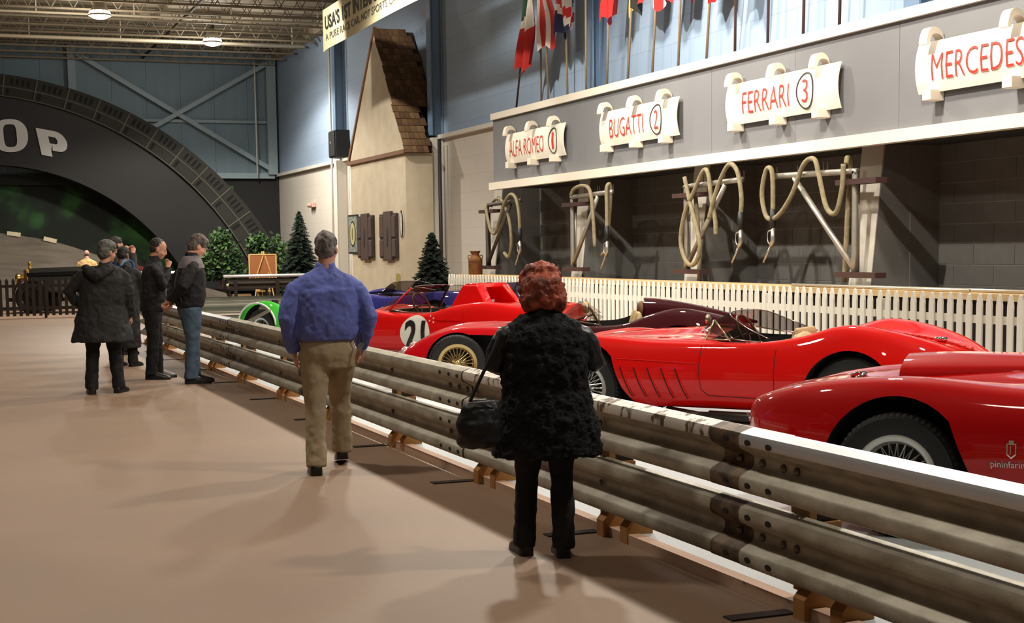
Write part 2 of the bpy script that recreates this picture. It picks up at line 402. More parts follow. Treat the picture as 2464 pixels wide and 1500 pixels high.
# ------------------------------------------------------------------ white picket fence
fw = M('fence_white', (226, 220, 206), .55, var=.04)
fence = thing('picket_fence', 'long white picket fence between the cars and the pit counter', 'fence', (9.5, 0, 0.0))
pk = MB(); w = .038
prof = [(-w, .03), (-w, .98), (-w * .75, 1.04), (-w * .35, 1.085), (0, 1.1), (w * .35, 1.085), (w * .75, 1.04), (w, .98), (w, .03)]
pk.prism(prof, lambda p: (-.045, p[0], p[1]), lambda p: (-.02, p[0], p[1]))
pme = pk.mesh('picket', fw)
y = 28.1; i = 0; posts = []
while y > 7.0:
    b = link('picket', pme, fence); b.location = (0, y, 0.0 + .004 * math.sin(i * 1.7)); b.rotation_euler = (0.006 * math.sin(i * 2.3), 0, 0)
    i += 1; y -= .150
    if i % 16 == 0: posts.append(y + .075); y -= .02
ends = [28.16] + posts + [7.0]
for a, b in zip(ends[:-1], ends[1:]):
    for z in (.805, .22): MB().box((-.02, b + .01, z), (.015, a - .01, z + .078)).build('rail', fw, fence)
for y in ends[:-1]: MB().box((.015, y - .04, 0), (.09, y + .04, 1.0)).build('post', fw, fence)
# loose metal bars lying along the top of the counter
bm_ = M('bar_steel', (196, 188, 170), .35, .7)
for (a, b, l) in [((10.42, 16.9, 1.072), (10.42, 13.3, 1.072), 'longer bright metal bar lying on the pit counter'), ((10.52, 15.6, 1.072), (10.57, 12.6, 1.072), 'second thinner metal bar lying on the pit counter')]:
    tag(MB().tube([a, b], .02, 8).build('metal_bar', bm_, None, True), l, 'bar', 'metal bars on the counter')

# ------------------------------------------------------------------ guardrails
galv = M('galvanised_worn', (190, 184, 168), .48, .25, col2=(150, 142, 124), vs=9, lo=.36, hi=.68, bump=.08, bs=60, stretch=(1, .5, 1.2))
galv2 = M('galvanised_lit_top', (206, 208, 212), .42, .55, var=.06, vs=5, stretch=(1, .3, 1))  # for upper hump strips: light falling on the rail top put into the colour
galv3 = M('galvanised_flaking', (226, 220, 210), .5, .3, col2=(100, 80, 62), vs=16, lo=.52, hi=.60, bump=.2, bs=40, stretch=(1, .8, .45))
WP = [(.012, 0), (.03, .006), (.075, .022), (.083, .04), (.083, .075), (.073, .092), (.012, .125), (.002, .14), (.002, .17), (.012, .185), (.073, .218), (.083, .235), (.083, .27), (.075, .288), (.03, .304), (.012, .31)]
def wbeam(y0, y1, z0, dx=0.0, taper=True):
    b = MB(); pts = []
    n = max(2, int((y1 - y0) / .5)); G = []
    for k in range(n + 1):
        y = y0 + (y1 - y0) * k / n
        pr = WP + [(d - .004, h) for d, h in reversed(WP)]
        G.append([(-(d + dx), y, z0 + h) for d, h in pr])
    for k in range(n):
        m = len(G[0]); 
    vs = [p for r in G for p in r]; m = len(G[0])
    fs = [(k * m + j, k * m + (j + 1) % m, (k + 1) * m + (j + 1) % m, (k + 1) * m + j) for k in range(n) for j in range(m)]
    fs += [tuple(range(m)), tuple(n * m + j for j in range(m))[::-1]]
    return b.add(vs, fs)
guard = thing('guardrail', 'double-height steel guardrail separating the walkway from the red cars', 'guardrail', (3.45, 0, 0))
SP = [1.3, 5.55, 9.75, 14.2, 18.75, 23.2, 27.2]
for k, (a, b) in enumerate(zip(SP[:-1], SP[1:])):
    for z in (.122, .462):
        mt = galv
        if z > .3: mt = [galv2, galv3, galv, galv, galv2, galv][k]
        wb_ = wbeam(a - .0, b + .34, z, .012 * (1 if k % 2 == 0 else 0))
        n_ = len(WP) * 2; cnt = len(wb_.f) - 2
        wb_.m = [1 if (f_ % n_) in range(11, 21) else 0 for f_ in range(cnt)] + [0, 0]
        wb_.build('rail_beam', [galv, mt], guard, 40)
rusty = M('splice_rust', (118, 96, 74), .55, .3, col2=(72, 58, 46), vs=9, lo=.4, hi=.6, bump=.2, bs=40)
for s_ in SP[1:5]:
    for z in (.122, .462): wbeam(s_ + .33, s_ + .62, z, .008).build('splice_plate', rusty, guard, 40)
boltm = M('bolt_steel', (120, 112, 98), .4, .7); hole = M('slot_dark', (30, 24, 22), .8)
bl = MB().lathe([(.001, .0), (.018, .0), (.020, .006), (.012, .014), (.001, .016)], 10, axis='x', cap=False)
bme = bl.mesh('bolt', boltm)
for v in bme.vertices: v.co.x = -v.co.x
ob = MB().lathe([(.001, 0), (.014, 0), (.014, .003), (.001, .003)], 10, axis='x', cap=False).mesh('bolt_slot', hole)
for v in ob.vertices: v.co.x = -v.co.x; v.co.y *= 1.7
for s_ in SP[1:5]:
    for z in (.122, .462):
        for dy in (.08, .26, .46):
            for h in (.057, .252):
                q = link('bolt_slot', ob, guard); q.location = (-.0965, s_ + dy, z + h)
            q = link('bolt', bme, guard); q.location = (-.016, s_ + dy, z + .155)
wd1 = M('post_timber', (150, 104, 56), .75, var=.25, vs=5, stretch=(3, 3, .6)); wd2 = M('chock_timber', (168, 118, 62), .75, var=.2, vs=6)
pst = M('post_steel', (52, 44, 38), .6, .5)
PY = [3.4, 5.52, 7.57, 9.62, 11.7, 13.85, 16.0, 18.28, 20.4, 22.6, 24.8, 26.9]
pm = MB().box((.035, -.05, .05), (.16, .05, .70)).mesh('post', pst)
blm = MB().box((.0, -.075, .40), (.035, .075, .735)).mesh('offset_block', wd1)
blm2 = MB().box((.0, -.075, .09), (.16, .055, .40)).mesh('base_block', wd1)
ckm = MB(); ckm.prism([(-.085, .0), (-.085, .09), (-.02, .165), (.07, .17), (.07, .0)], lambda p: (p[0], -.17, p[1]), lambda p: (p[0], -.08, p[1])); ckme = ckm.mesh('chock', wd2)
plm = MB().box((-.36, -.04, .0), (.12, .04, .008)).mesh('base_plate', M('plate_dark', (64, 60, 62), .5, .6))
for i, y in enumerate(PY):
    for nm, me in (('post', pm), ('offset_block', blm), ('base_block', blm2), ('base_plate', plm)):
        q = link(nm, me, guard); q.location = (0, y, 0 if nm != 'base_plate' else .0)
    q = link('chock', ckme, guard); q.location = (0, y, .0)
    q = link('chock', ckme, guard); q.location = (.03, y + .26 - .5, .0)
    q = link('bolt', bme, guard); q.location = (-.016, y, .462 + .155)
    q = link('bolt', bme, guard); q.location = (-.016, y, .122 + .155)
# guardrail closing the far end of the display
g2 = thing('guardrail', 'pale guardrail closing off the far end of the display beyond the green car', 'guardrail', (3.6, 27.45, 0), -PI / 2)
pale_g = M('galvanised_pale', (132, 128, 114), .5, .3, var=.1, vs=4)
for z in (.13, .47): wbeam(.0, 4.4, z).build('rail_beam', pale_g, g2, 40)
for y in (.3, 2.2, 4.1):
    q = link('post', pm, g2); q.location = (0, y, 0)
# far guardrail by the shrubs
g3 = thing('guardrail', 'bright topped guardrail in front of the easel and shrubs', 'guardrail', (8.42, 46.5, 0), -PI / 2 - .07)
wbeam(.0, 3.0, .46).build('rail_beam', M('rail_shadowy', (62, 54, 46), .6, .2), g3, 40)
MB().tube([(-.05, -.15, .84), (-.05, 3.0, .84)], .05, 10).build('top_tube', M('rail_bright', (224, 222, 226), .35, .3), g3, True)
for y in (.2, 1.5, 2.7):
    q = link('post', pm, g3); q.location = (0, y, .0)

# ------------------------------------------------------------------ name boards on the fascia
sg = M('sign_board', (228, 220, 204), .55, var=.02); clipm = M('clip_cream', (218, 208, 190), .6); red = M('sign_red', (196, 52, 40), .6); blk = M('sign_ring', (52, 48, 48), .6)
def sign(label, txt, num, ya, yb, zb, zt, tx0, tx1, nx, bulge=.055, tilt=0.0):
    """board hangs on the fascia from ya (far, left in view) to yb (near); bows outward"""
    t = thing('name_board', label, 'sign', (FX - .005, ya, zb), 0, 'garage name boards'); L = ya - yb; H = zt - zb
    def surf(u, v, d=0.0):    # u along the board 0..L, v up 0..H
        b = bulge * (1 - (2 * v / H - 1) ** 2)
        return (-.07 - b - d, -u, v + tilt * u)
    n = 10; G = [[surf(L * i / 14, H * j / n, 0) for j in range(n + 1)] for i in range(15)]
    B = [[(p[0] + .02, p[1], p[2]) for p in r] for r in G]
    m = MB().grid(G).grid(B); rim = [G[i][0] for i in range(15)] + [G[14][j] for j in range(1, 11)] + [G[i][10] for i in range(13, -1, -1)] + [G[0][j] for j in range(9, 0, -1)]
    k = len(rim); m.add(rim + [(p[0] + .02, p[1], p[2]) for p in rim], [(i, (i + 1) % k, k + (i + 1) % k, k + i) for i in range(k)])
    m.build('board', sg, t, 40)
    for fr in (.09, .49, .86):
        u = L * fr
        c = MB(); pts = [(-(0.0), -u, H - .02), (-.05, -u, H + .10), (-.13, -u, H + .15), (-.21, -u, H + .12), (-.25, -u, H + .0), (-.25, -u, H - .05)]
        cu = catmull(pts, 4); out = []; 
        for i_, p in enumerate(cu):
            pass
        W = .075
        top = [(p[0], p[2] + tilt * u) for p in cu]; inn = [(p[0] * .82, (p[2] - H) * .62 + H - .02 + tilt * u) for p in cu]
        poly = top + inn[::-1]
        c.prism(poly, lambda p: (p[0], -u - W, p[1]), lambda p: (p[0], -u + W, p[1]))
        c.build('clip', clipm, t, 45)
        MB().box((-.20, -u - .08, -.10 + tilt * u), (0.0, -u + .08, .03 + tilt * u)).build('bracket', clipm, t, None, .008)
    def letter(tx, u0, u1, v0, v1, mat, nm):
        me = text_mesh(tx, 1.0, 1.0, -.012, .0); xs = [v.co.x for v in me.vertices]; ys = [v.co.y for v in me.vertices]
        x0, x1, y0, y1 = min(xs), max(xs), min(ys), max(ys)
        bm = bmesh.new(); bm.from_mesh(me); bmesh.ops.triangulate(bm, faces=bm.faces[:])
        bmesh.ops.bisect_plane(bm, geom=bm.verts[:] + bm.edges[:] + bm.faces[:], plane_co=(0, (y0 + y1) / 2, 0), plane_no=(0, 1, 0))
        for v in bm.verts:
            u = u0 + (v.co.x - x0) / (x1 - x0) * (u1 - u0); vv = v0 + (v.co.y - y0) / (y1 - y0) * (v1 - v0)
            v.co = Vector(surf(u, vv, .012))
        bm.to_mesh(me); bm.free(); split_letters(me, mat, t, nm)
    letter(txt, L * tx0, L * tx1, H * .22, H * .74, red, 'letter')
    if num:
        cu, cv, ru, rv = L * nx, H * .5, .21, .245
        letter(num, cu - (.045 if num == '1' else .075), cu + (.045 if num == '1' else .075), cv - .15, cv + .15, red, 'numeral')
        k = 28; O = [(cu + ru * math.cos(2 * PI * i / k), cv + rv * math.sin(2 * PI * i / k)) for i in range(k)]; I = [(cu + (ru - .018) * math.cos(2 * PI * i / k), cv + (rv - .018) * math.sin(2 * PI * i / k)) for i in range(k)]
        MB().ring(O, I, lambda p: surf(p[0], p[1], .006), lambda p: surf(p[0], p[1], .014)).build('ring', blk, t)
sign('cream curved name board lettered ALFA ROMEO 1', 'ALFA ROMEO', '1', 28.58, 25.58, 3.30, 3.90, .08, .69, .84)
sign('cream curved name board lettered BUGATTI 2', 'BUGATTI', '2', 23.95, 21.05, 3.33, 3.93, .15, .60, .76)
sign('cream curved name board lettered FERRARI 3', 'FERRARI', '3', 19.48, 16.57, 3.34, 3.93, .17, .60, .74)
sign('cream curved name board lettered MERCEDES at the right edge', 'MERCEDES', None, 14.93, 11.43, 3.34, 3.93, .09, .54, .80)

# ------------------------------------------------------------------ flags above the fascia
def flagmat(n, c): return M('flag_' + n, c, .8, bump=.15, bs=12)
FC = {'r': flagmat('red', (176, 30, 28)), 'w': flagmat('white', (200, 190, 180)), 'b': flagmat('blue', (26, 30, 66)), 'g': flagmat('green', (24, 64, 44)), 'k': flagmat('black', (24, 22, 22)), 'y': flagmat('gold', (214, 168, 50))}
polem = M('flag_pole_wood', (150, 128, 98), .5, var=.1); poled = M('flag_pole_dark', (84, 58, 52), .5)
def flag(label, y, slant, dark, cloth=None, X=11.35):
    t = thing('flag' if cloth else 'flag_pole', label, 'flag' if cloth else 'pole', (X, y, 4.345), 0, 'flags above the pit row')
    top = 2.9; MB().tube([(0, 0, 0), (-.1, slant * top, top)], .022, 8).build('pole', poled if dark else polem, t, True)
    MB().lathe([(.001, .06), (.03, .03), (.03, -.01), (.001, -.02)], 8, at=(-.1, slant * top, top)).build('finial', FC['y'], t, True)
    if not cloth: return
    z0, z1, w, off, fn, seed = cloth     # z0 lowest tip, w width of the hanging bunch (along -Y), fn(u, v) -> colour
    nu, nv = 18, 26; G = []
    r = random.Random(seed); ph = r.random() * 6
    for i in range(nu + 1):
        u = i / nu; row = []
        lowz = z0 + (.25 + .5 * abs(math.sin(u * 4.2 + ph))) * .38 * (1 if .05 < u else .6)
        for j in range(nv + 1):
            v = j / nv; z = top - .05 - v * (top - .05 - (lowz - 4.345))
            ys = slant * z - off - u * w * (.35 + .65 * min(1, v * 1.6)); 
            xs = -.1 * z / top - .06 - .075 * math.sin(u * 12 + ph) * (.3 + .7 * v) - .02 * math.sin(v * 9 + u * 5)
            row.append((xs, ys, z))
        G.append(row)
    keys = ['r', 'w', 'b', 'g', 'k', 'y']
    m = MB().grid(G, 0, lambda i, j: keys.index(fn((i + .5) / nu, (j + .5) / nv)))
    o = m.build('cloth', [FC[k] for k in keys], t, True)
tri = lambda u, v: 'g' if v + .25 * u < .56 and u < .35 else ('w' if v < .60 else 'r')
us = lambda u, v: 'b' if (u < .5 and v < .35) else ('r' if int(u * 7) % 2 == 0 else 'w')
uk = lambda u, v: 'b' if abs(v - .55 - .35 * u) > .16 else ('w' if abs(v - .55 - .35 * u) > .06 else 'r')
be = lambda u, v: 'y' if u < .10 else ('k' if u < .85 or v < .4 else 'r')
flag('green, white and red flag on a slanting dark pole', 29.2, -.42, True, (4.98, 7.2, .72, -.02, tri, 1))
flag('striped red and white flag hanging second in the flag row', 27.4, -.02, False, (5.30, 7.2, .75, -.28, us, 2))
flag('dark blue flag with a red and white saltire band, third in the flag row', 26.45, -.05, False, (5.40, 7.2, .75, -.25, uk, 3))
flag('plain red flag fourth in the flag row, beside the blue column', 24.66, -.14, False, (5.38, 7.2, .50, -.05, lambda u, v: 'r', 4))
flag('black flag with a gold edge, fifth in the flag row', 23.8, -.20, False, (5.38, 7.2, .66, -.02, be, 5))
flag('second striped red and white flag, sixth in the flag row', 22.85, -.20, False, (5.33, 7.2, .66, -.02, us, 6))
flag('plain red flag seventh in the flag row, above the second name board', 21.9, -.14, False, (5.30, 7.2, .60, .25, lambda u, v: 'r', 8))
flag('red, white and dark blue flag, last of the flag row', 20.96, -.19, False, (5.20, 7.2, .45, .12, lambda u, v: 'r' if u < .4 else ('w' if u < .6 else 'b'), 9))
for k, y in enumerate((28.44, 25.58, 20.05, 19.1, 18.15, 17.26)):
    flag(['pale flag pole standing bare beside the tricolour flag', 'pale flag pole standing beside the dark blue flag', 'bare dark flag pole next after the last flag', 'second bare flag pole after the last flag', 'third bare flag pole after the last flag', 'rightmost bare flag pole above the fascia'][k], y, -.09, k > 1, None, 11.62 if k == 0 else 11.35)

# ------------------------------------------------------------------ pit refuelling hose stanchions
galp = M('pipe_galvanised', (170, 164, 152), .4, .6, var=.1); hosem = M('hose_canvas', (132, 120, 92), .85, var=.2, vs=14, bump=.3, bs=60); bro = M('bracket_iron', (60, 34, 30), .7); rub = M('hose_black', (24, 24, 24), .6)
noz = M('nozzle_steel', (186, 180, 168), .3, .8)
def stanchion(label, y, armd, L, diag, hoses, gal=galp, hang=None):
    """vertical pipe on iron brackets in front of a pier; arm runs along the wall towards armd"""
    t = thing('hose_stanchion', label, 'hose stand', (11.0, y, 0), 0, 'refuelling hose stands')
    zt, zb = 2.52, 1.20
    MB().tube(catmull([(0, 0, zb), (0, 0, zt - .12), (0, armd * .02, zt - .03), (0, armd * .12, zt), (0, armd * L, zt + .03)], 5), .042, 10).build('pipe_frame', gal, t, True)
    MB().tube([(0, armd * .02, zb + .08), (0, armd * diag, zt - .02)], .038, 10).build('diagonal', gal, t, True)
    MB().tube([(.06, 0, zb), (.06, 0, zt - .1)], .015, 6).build('tie_rod', gal, t, True)
    MB().box((-.07, -.55, zt - .17), (.10, .35, zt - .10)).build('bracket', bro, t)
    MB().box((-.07, -.55, zb - .04), (.10, .35, zb + .03)).build('bracket', bro, t)
    for y_ in np.linspace(.05, L, 4)[1:]:
        MB().tube([(0, armd * y_ - .05, zt + .16), (0, armd * y_ - .05, zt + .03), (0, armd * y_ + .05, zt + .03), (0, armd * y_ + .05, zt + .16)], .008, 5).build('hose_hook', bro, t)
    for pts in hoses:
        MB().tube(catmull(pts, 8), .034, 10).build('hose', hosem, t, True)
    if hang:
        (hx, hy, hz) = hang
        MB().tube([(hx, hy, hz + .02), (hx, hy, hz - .12), (hx, hy + .01, hz - .26)], [.04, .046, .034], 10).build('hose_cuff', rub, t, True)
        n_ = MB(); n_.tube([(hx, hy, hz - .24), (hx, hy, hz - .42), (hx, hy + .06 , hz - .50)], [.03, .035, .03], 8); n_.tube([(hx, hy + .05, hz - .48), (hx - .02, hy + .22, hz - .72)], .016, 8)
        n_.tube(catmull([(hx, hy + .02, hz - .27), (hx, hy + .14, hz - .30), (hx, hy + .13, hz - .44), (hx, hy + .03, hz - .46)], 4), .010, 6); n_.build('nozzle', noz, t, True)
# pier 4 (nearest): arm runs away from the viewer
stanchion('galvanised hose stand nearest the viewer with looped canvas hose', 16.34, 1, 1.95, 1.45,
          [[(-.09, 1.86, 2.05), (-.09, 1.87, 2.5), (-.09, 1.93, 2.66), (-.09, 2.06, 2.62), (-.09, 2.16, 2.3), (-.09, 2.02, 1.98), (-.09, 1.72, 2.0), (-.09, 1.38, 2.26), (-.09, 1.08, 2.66), (-.09, .82, 2.72), (-.09, .70, 2.5), (-.09, .52, 2.08), (-.09, .30, 2.0), (-.09, .16, 2.3), (-.09, .13, 2.62)],
           [(-.05, .13, 2.62), (-.02, .14, 2.70), (.05, .17, 2.58), (.05, .22, 2.2), (.05, .26, 1.7), (.05, .30, 1.1)]], hang=(-.09, 1.86, 2.07))
stanchion('hose stand with a long teardrop loop of canvas hose, third from the left', 20.96, -1, 1.75, 1.25,
          [[(-.09, -.12, 2.66), (-.09, -.28, 2.3), (-.09, -.5, 1.9), (-.09, -.62, 1.6), (-.09, -.5, 1.36), (-.09, -.3, 1.30), (-.09, -.10, 1.42), (-.09, .02, 1.7), (-.09, -.12, 2.1), (-.09, -.42, 2.42), (-.09, -.72, 2.72), (-.09, -.88, 2.68), (-.09, -.98, 2.3), (-.09, -1.1, 1.98), (-.09, -1.12, 1.76)],
           [(-.14, -1.0, 2.0), (-.12, -1.12, 2.3), (-.1, -1.32, 2.62), (-.1, -1.56, 2.78), (-.1, -1.78, 2.66), (-.1, -1.9, 2.3), (-.1, -1.88, 2.02)],
           [(.04, -.22, 2.4), (.04, -.3, 2.0), (.04, -.34, 1.5), (.04, -.36, 1.06)]], hang=(-.1, -1.88, 2.06))
stanchion('hose stand behind the red haired woman, second from the left', 25.46, -1, 1.75, 1.15,
          [[(-.09, -.15, 2.55), (-.09, -.3, 2.66), (-.09, -.7, 2.70), (-.09, -1.0, 2.6), (-.09, -1.12, 2.2), (-.09, -1.2, 1.6)], [(-.1, -1.74, 1.9), (-.1, -1.74, 2.3), (-.1, -1.74, 2.62), (-.02, -1.72, 2.66), (.0, -1.66, 2.3), (.0, -1.5, 1.6), (.0, -1.3, 1.45)]], hang=(-.1, -1.74, 1.94))
galdk = M('pipe_weathered', (92, 88, 80), .6, .4, var=.1)
stanchion('weathered hose stand at the far left beside the milk can', 30.05, -1, 1.95, 1.4,
          [[(-.09, -.15, 2.52), (-.1, -.32, 2.2), (-.1, -.5, 1.96), (-.1, -.75, 1.92), (-.1, -.98, 2.15), (-.1, -1.3, 2.5), (-.1, -1.65, 2.68), (-.1, -1.95, 2.6), (-.1, -2.12, 2.3), (-.1, -2.16, 1.96)],
           [(.0, -.25, 2.5), (.0, -.5, 2.62), (.0, -.9, 2.58), (.0, -1.3, 2.2), (.0, -1.42, 1.7), (.0, -1.25, 1.42), (.0, -1.0, 1.5)]], gal=galdk, hang=(-.1, -2.16, 1.98))

# milk can on the counter end
t = thing('milk_can', 'rusty brown milk can standing on the counter by the fence end', 'can', (10.68, 29.95, 1.052))
rust = M('rust', (126, 78, 34), .75, .2, col2=(92, 56, 30), vs=7, lo=.35, hi=.65, bump=.2, bs=40)
MB().lathe([(.001, 0), (.145, 0), (.15, .01), (.15, .30), (.152, .31), (.145, .325), (.10, .385), (.085, .40), (.085, .44), (.115, .49), (.112, .495), (.08, .47), (.001, .46)], 24, cap=False).build('can_body', rust, t, 50)
for s in (-1, 1): MB().tube(catmull([(s * .10, 0, .40), (s * .155, 0, .40), (s * .16, 0, .34), (s * .14, 0, .32)], 4), .009, 6).build('handle', rust, t, True)
MB().lathe([(.151, .27), (.156, .275), (.156, .29), (.151, .295)], 24, cap=False).build('band', rust, t, True)

# ------------------------------------------------------------------ stucco gable front with shingled roof
HX, HY0, HY1 = 10.85, 35.43, 40.66
hs = thing('gable_front', 'cream stucco house front with a steep shingled gable standing against the wall', 'building', (HX, HY0, 0))
stu = M('stucco', (196, 184, 160), .9, col2=(182, 169, 145), vs=2.2, lo=.35, hi=.7, bump=.25, bs=30)
L = HY1 - HY0; D_ = .70
MB().box((0, 0, .0), (D_, L, 3.97)).build('lower_wall', stu, hs)
pk_y, pk_z = L * .47, 7.27
MB().prism([(.05, 4.03), (pk_y, pk_z - .05), (L - .05, 4.03)], lambda p: (-.02, p[0], p[1]), lambda p: (.08, p[0], p[1])).build('gable_panel', stu, hs)
MB().box((-.08, -.12, 3.95), (.02, L + .15, 4.05)).build('gable_trim', M('trim_brown', (112, 76, 50), .7), hs)
MB().prism([(L + .02, 4.05), (L + .14, 4.05), (pk_y + .02, pk_z + .10), (pk_y, pk_z)], lambda p: (-.05, p[0], p[1]), lambda p: (.05, p[0], p[1])).build('barge_board', M('trim_brown', (112, 76, 50)), hs)
MB().prism([(0, 4.0), (pk_y, pk_z - .02), (L, 4.0)], lambda p: (.08, p[0], p[1]), lambda p: (.70, p[0], p[1])).build('roof_deck', M('roof_dark', (46, 34, 26), .9), hs)
MB().prism([(pk_y * .43, 5.42), (pk_y, pk_z - .02), (L - (L - pk_y) * .43, 5.42)], lambda p: (.70, p[0], p[1]), lambda p: (1.02, p[0], p[1])).build('roof_deck', M('roof_dark', (46, 34, 26)), hs)
shm = [M('shingle_%d' % i, c, .85, var=.2, vs=6, stretch=(1, 1, 4)) for i, c in enumerate([(104, 78, 52), (94, 70, 46), (112, 86, 58), (86, 62, 42)])]
rows = 19; sl = Vector((0, pk_y + .12, pk_z - 3.95)); sl_len = sl.length; sdir = sl.normalized(); nrm = Vector((0, -sdir.z, sdir.y))
smes = []
for m_ in shm:
    for wsh in (.13, .17, .21):
        b = MB(); b.hexa([(0, 0, .0), (wsh - .008, 0, .0), (wsh - .008, .27, .0), (0, .27, .0), (0, 0, .034), (wsh - .008, 0, .034), (wsh - .008, .27, .012), (0, .27, .012)])
        smes.append((wsh, b.mesh('shingle', m_)))
nsh = 0
for r in range(rows):
    base = Vector((0, -.12, 3.95)) + sdir * (r * sl_len / rows)
    x = -.04 - random.random() * .05
    xe = .56 if base.z < 5.1 else .83
    while x < xe:
        wsh, me = random.choice(smes)
        s = link('shingle', me, hs); nsh += 1
        rot = Matrix(((1, 0, 0), (0, sdir.y, nrm.y), (0, sdir.z, nrm.z))).to_euler(); s.rotation_euler = rot
        s.location = base + Vector((x, 0, 0)) + nrm * .015; x += wsh
# two dark shutters, a poster, a long oval sign on the front
shut = M('shutter_wood', (66, 48, 40), .8, var=.25, vs=5, stretch=(4, 4, 1)); shut2 = M('shutter_dark', (50, 38, 34), .8, var=.2, vs=5)
for (y0, y1, nm) in ((39.833, 38.318, 'carved dark wooden panel beside the poster'), (37.634, 36.119, 'carved dark wooden panel next to the slim oval sign')):
    t = thing('carved_panel', nm, 'panel', (HX - .004, y1, 1.336), 0, 'carved panels'); W = y0 - y1
    MB().box((-.06, 0, .04), (0, W, 1.18)).build('board', shut2, t)
    MB().box((-.09, W * .26, .0), (-.02, W * .72, 1.24)).build('centre_board', shut, t, None, .01)
    for (a, b) in ((.03, .23), (.75, .97)):
        for (c, d) in ((.08, .52), (.58, 1.12)): MB().box((-.09, W * a, c), (-.05, W * b, d)).build('side_field', shut, t, None, .012)
    MB().ell((-.09, W * .5, .62), (.02, .12, .30), 12, 8).build('carving', shut2, t, True)
t = thing('poster', 'framed poster with a pale oval emblem on the house front', 'poster', (HX - .004, 39.931, 1.50))
MB().box((-.03, 0, 0), (0, 1.0, 1.08)).build('frame', M('frame_black', (28, 26, 26), .6), t)
MB().box((-.036, .06, .05), (-.03, .94, 1.03)).build('print', M('poster_pale', (150, 158, 150), .6, col2=(110, 120, 112), vs=8), t)
k = 24
MB().prism([(.5 + .30 * math.cos(2 * PI * i / k), .55 + .36 * math.sin(2 * PI * i / k)) for i in range(k)], lambda p: (-.040, p[0], p[1]), lambda p: (-.036, p[0], p[1])).build('emblem_ring', M('frame_black', (28, 26, 26)), t)
MB().prism([(.5 + .25 * math.cos(2 * PI * i / k), .55 + .31 * math.sin(2 * PI * i / k)) for i in range(k)], lambda p: (-.044, p[0], p[1]), lambda p: (-.040, p[0], p[1])).build('emblem', M('poster_cream', (190, 182, 130), .6), t)
MB().prism([(.5 + .07 * math.cos(2 * PI * i / k), .55 + .18 * math.sin(2 * PI * i / k)) for i in range(k)], lambda p: (-.048, p[0], p[1]), lambda p: (-.044, p[0], p[1])).build('emblem_figure', M('poster_olive', (120, 112, 70), .6), t)
t = thing('oval_sign', 'slim white oval sign at the near corner of the house front', 'sign', (HX - .004, 35.757, 2.235))
MB().prism([(.09 * math.copysign(abs(math.cos(a)) ** .8, math.cos(a)), .32 * math.sin(a)) for a in np.linspace(0, 2 * PI, 24)[:-1]], lambda p: (-.04, p[0], p[1]), lambda p: (0, p[0], p[1])).build('plaque', M('plaque_white', (206, 202, 184), .6, var=.08, vs=14), t)
MB().ring([(.105 * math.cos(a), .335 * math.sin(a)) for a in np.linspace(0, 2 * PI, 24)[:-1]], [(.085 * math.cos(a), .31 * math.sin(a)) for a in np.linspace(0, 2 * PI, 24)[:-1]], lambda p: (-.046, p[0], p[1]), lambda p: (-.02, p[0], p[1])).build('edge_band', M('frame_black', (28, 26, 26)), t)
tag(MB().box((HX - .02, 36.07, .57), (HX - .004, 36.363, .99)).build('notice', M('notice_yellow', (176, 168, 70), .6, col2=(120, 112, 50), vs=12)), 'small yellow notice low on the house front', 'notice')
# black loudspeaker and small fixture on the wall
t = thing('loudspeaker', 'black loudspeaker mounted on the blue wall left of the gable', 'speaker', (11.45, 44.05, 4.38))
MB().box((-.25, -.42, 0), (.2, .38, .80)).build('cabinet', M('speaker_black', (18, 18, 20), .6), t, None, .02)
MB().box((-.27, -.38, .04), (-.25, .34, .76)).build('grille', M('grille_black', (12, 12, 12), .9), t)
MB().lathe([(.001, 0), (.03, 0), (.03, .01), (.001, .01)], 10, at=(-.28, .1, .45), axis='x').build('badge', M('pipe_white', (214, 212, 204)), t)
MB().box((.2, -.06, .3), (.3, .06, .5)).build('bracket', M('pipe_dark', (52, 50, 50)), t)
t = thing('emergency_light', 'small pinkish wall fixture on the white far wall', 'fixture', (11.895, 49.4, 3.05))
MB().box((-.14, -.3, 0), (0, .3, .16)).build('housing', M('fixture_pink', (196, 160, 146), .6), t, None, .015)
for s in (-1, 1): MB().lathe([(.001, .0), (.06, .02), (.08, .08), (.001, .08)], 12, at=(-.22, s * .14, .08), axis='x').build('lamp_head', M('fixture_pink', (196, 160, 146)), t, True)

# ------------------------------------------------------------------ hanging banner
t = thing('banner', 'long cream banner with two lines of black lettering hung below the roof', 'banner', (9.0, 36.0, 6.46))
bm2 = M('banner_cloth', (206, 198, 158), .85, var=.04)
G = [[(.03 * math.sin(u * 9) * (1 - v), -u * 11.0, v * .95 + (.05 * math.exp(-u * 40) * -1 if v == 0 else 0)) for v in np.linspace(0, 1, 7)] for u in np.linspace(0, 1, 60)]
MB().grid(G).build('cloth', bm2, t, True)
ink = M('banner_ink', (30, 26, 24), .8); ink2 = M('banner_ink_soft', (78, 70, 58), .8)
for tx, u0, per, v0, h, mt, of in (("USA'S 1ST INTERNATIONAL", .22, .30, .44, .34, ink, .034), ('A PURE RACE CAR, NOT SPORTS CAR, BUT OUR BEST FOR', .25, .197, .16, .19, ink2, .01)):
    me = text_mesh(tx, 1.0, 1.0, of, 0.0); x0, x1 = text_width(me); ys = [v.co.y for v in me.vertices]; y0, y1 = min(ys), max(ys)
    Lx = per * len(tx)
    for v in me.vertices:
        u = u0 + (v.co.x - x0) / (x1 - x0) * Lx; z = v0 + (v.co.y - y0) / (y1 - y0) * h
        v.co = (.03 * math.sin(u / 11 * 9) * (1 - z / .95) - .008, -u, z)
    split_letters(me, mt, t)
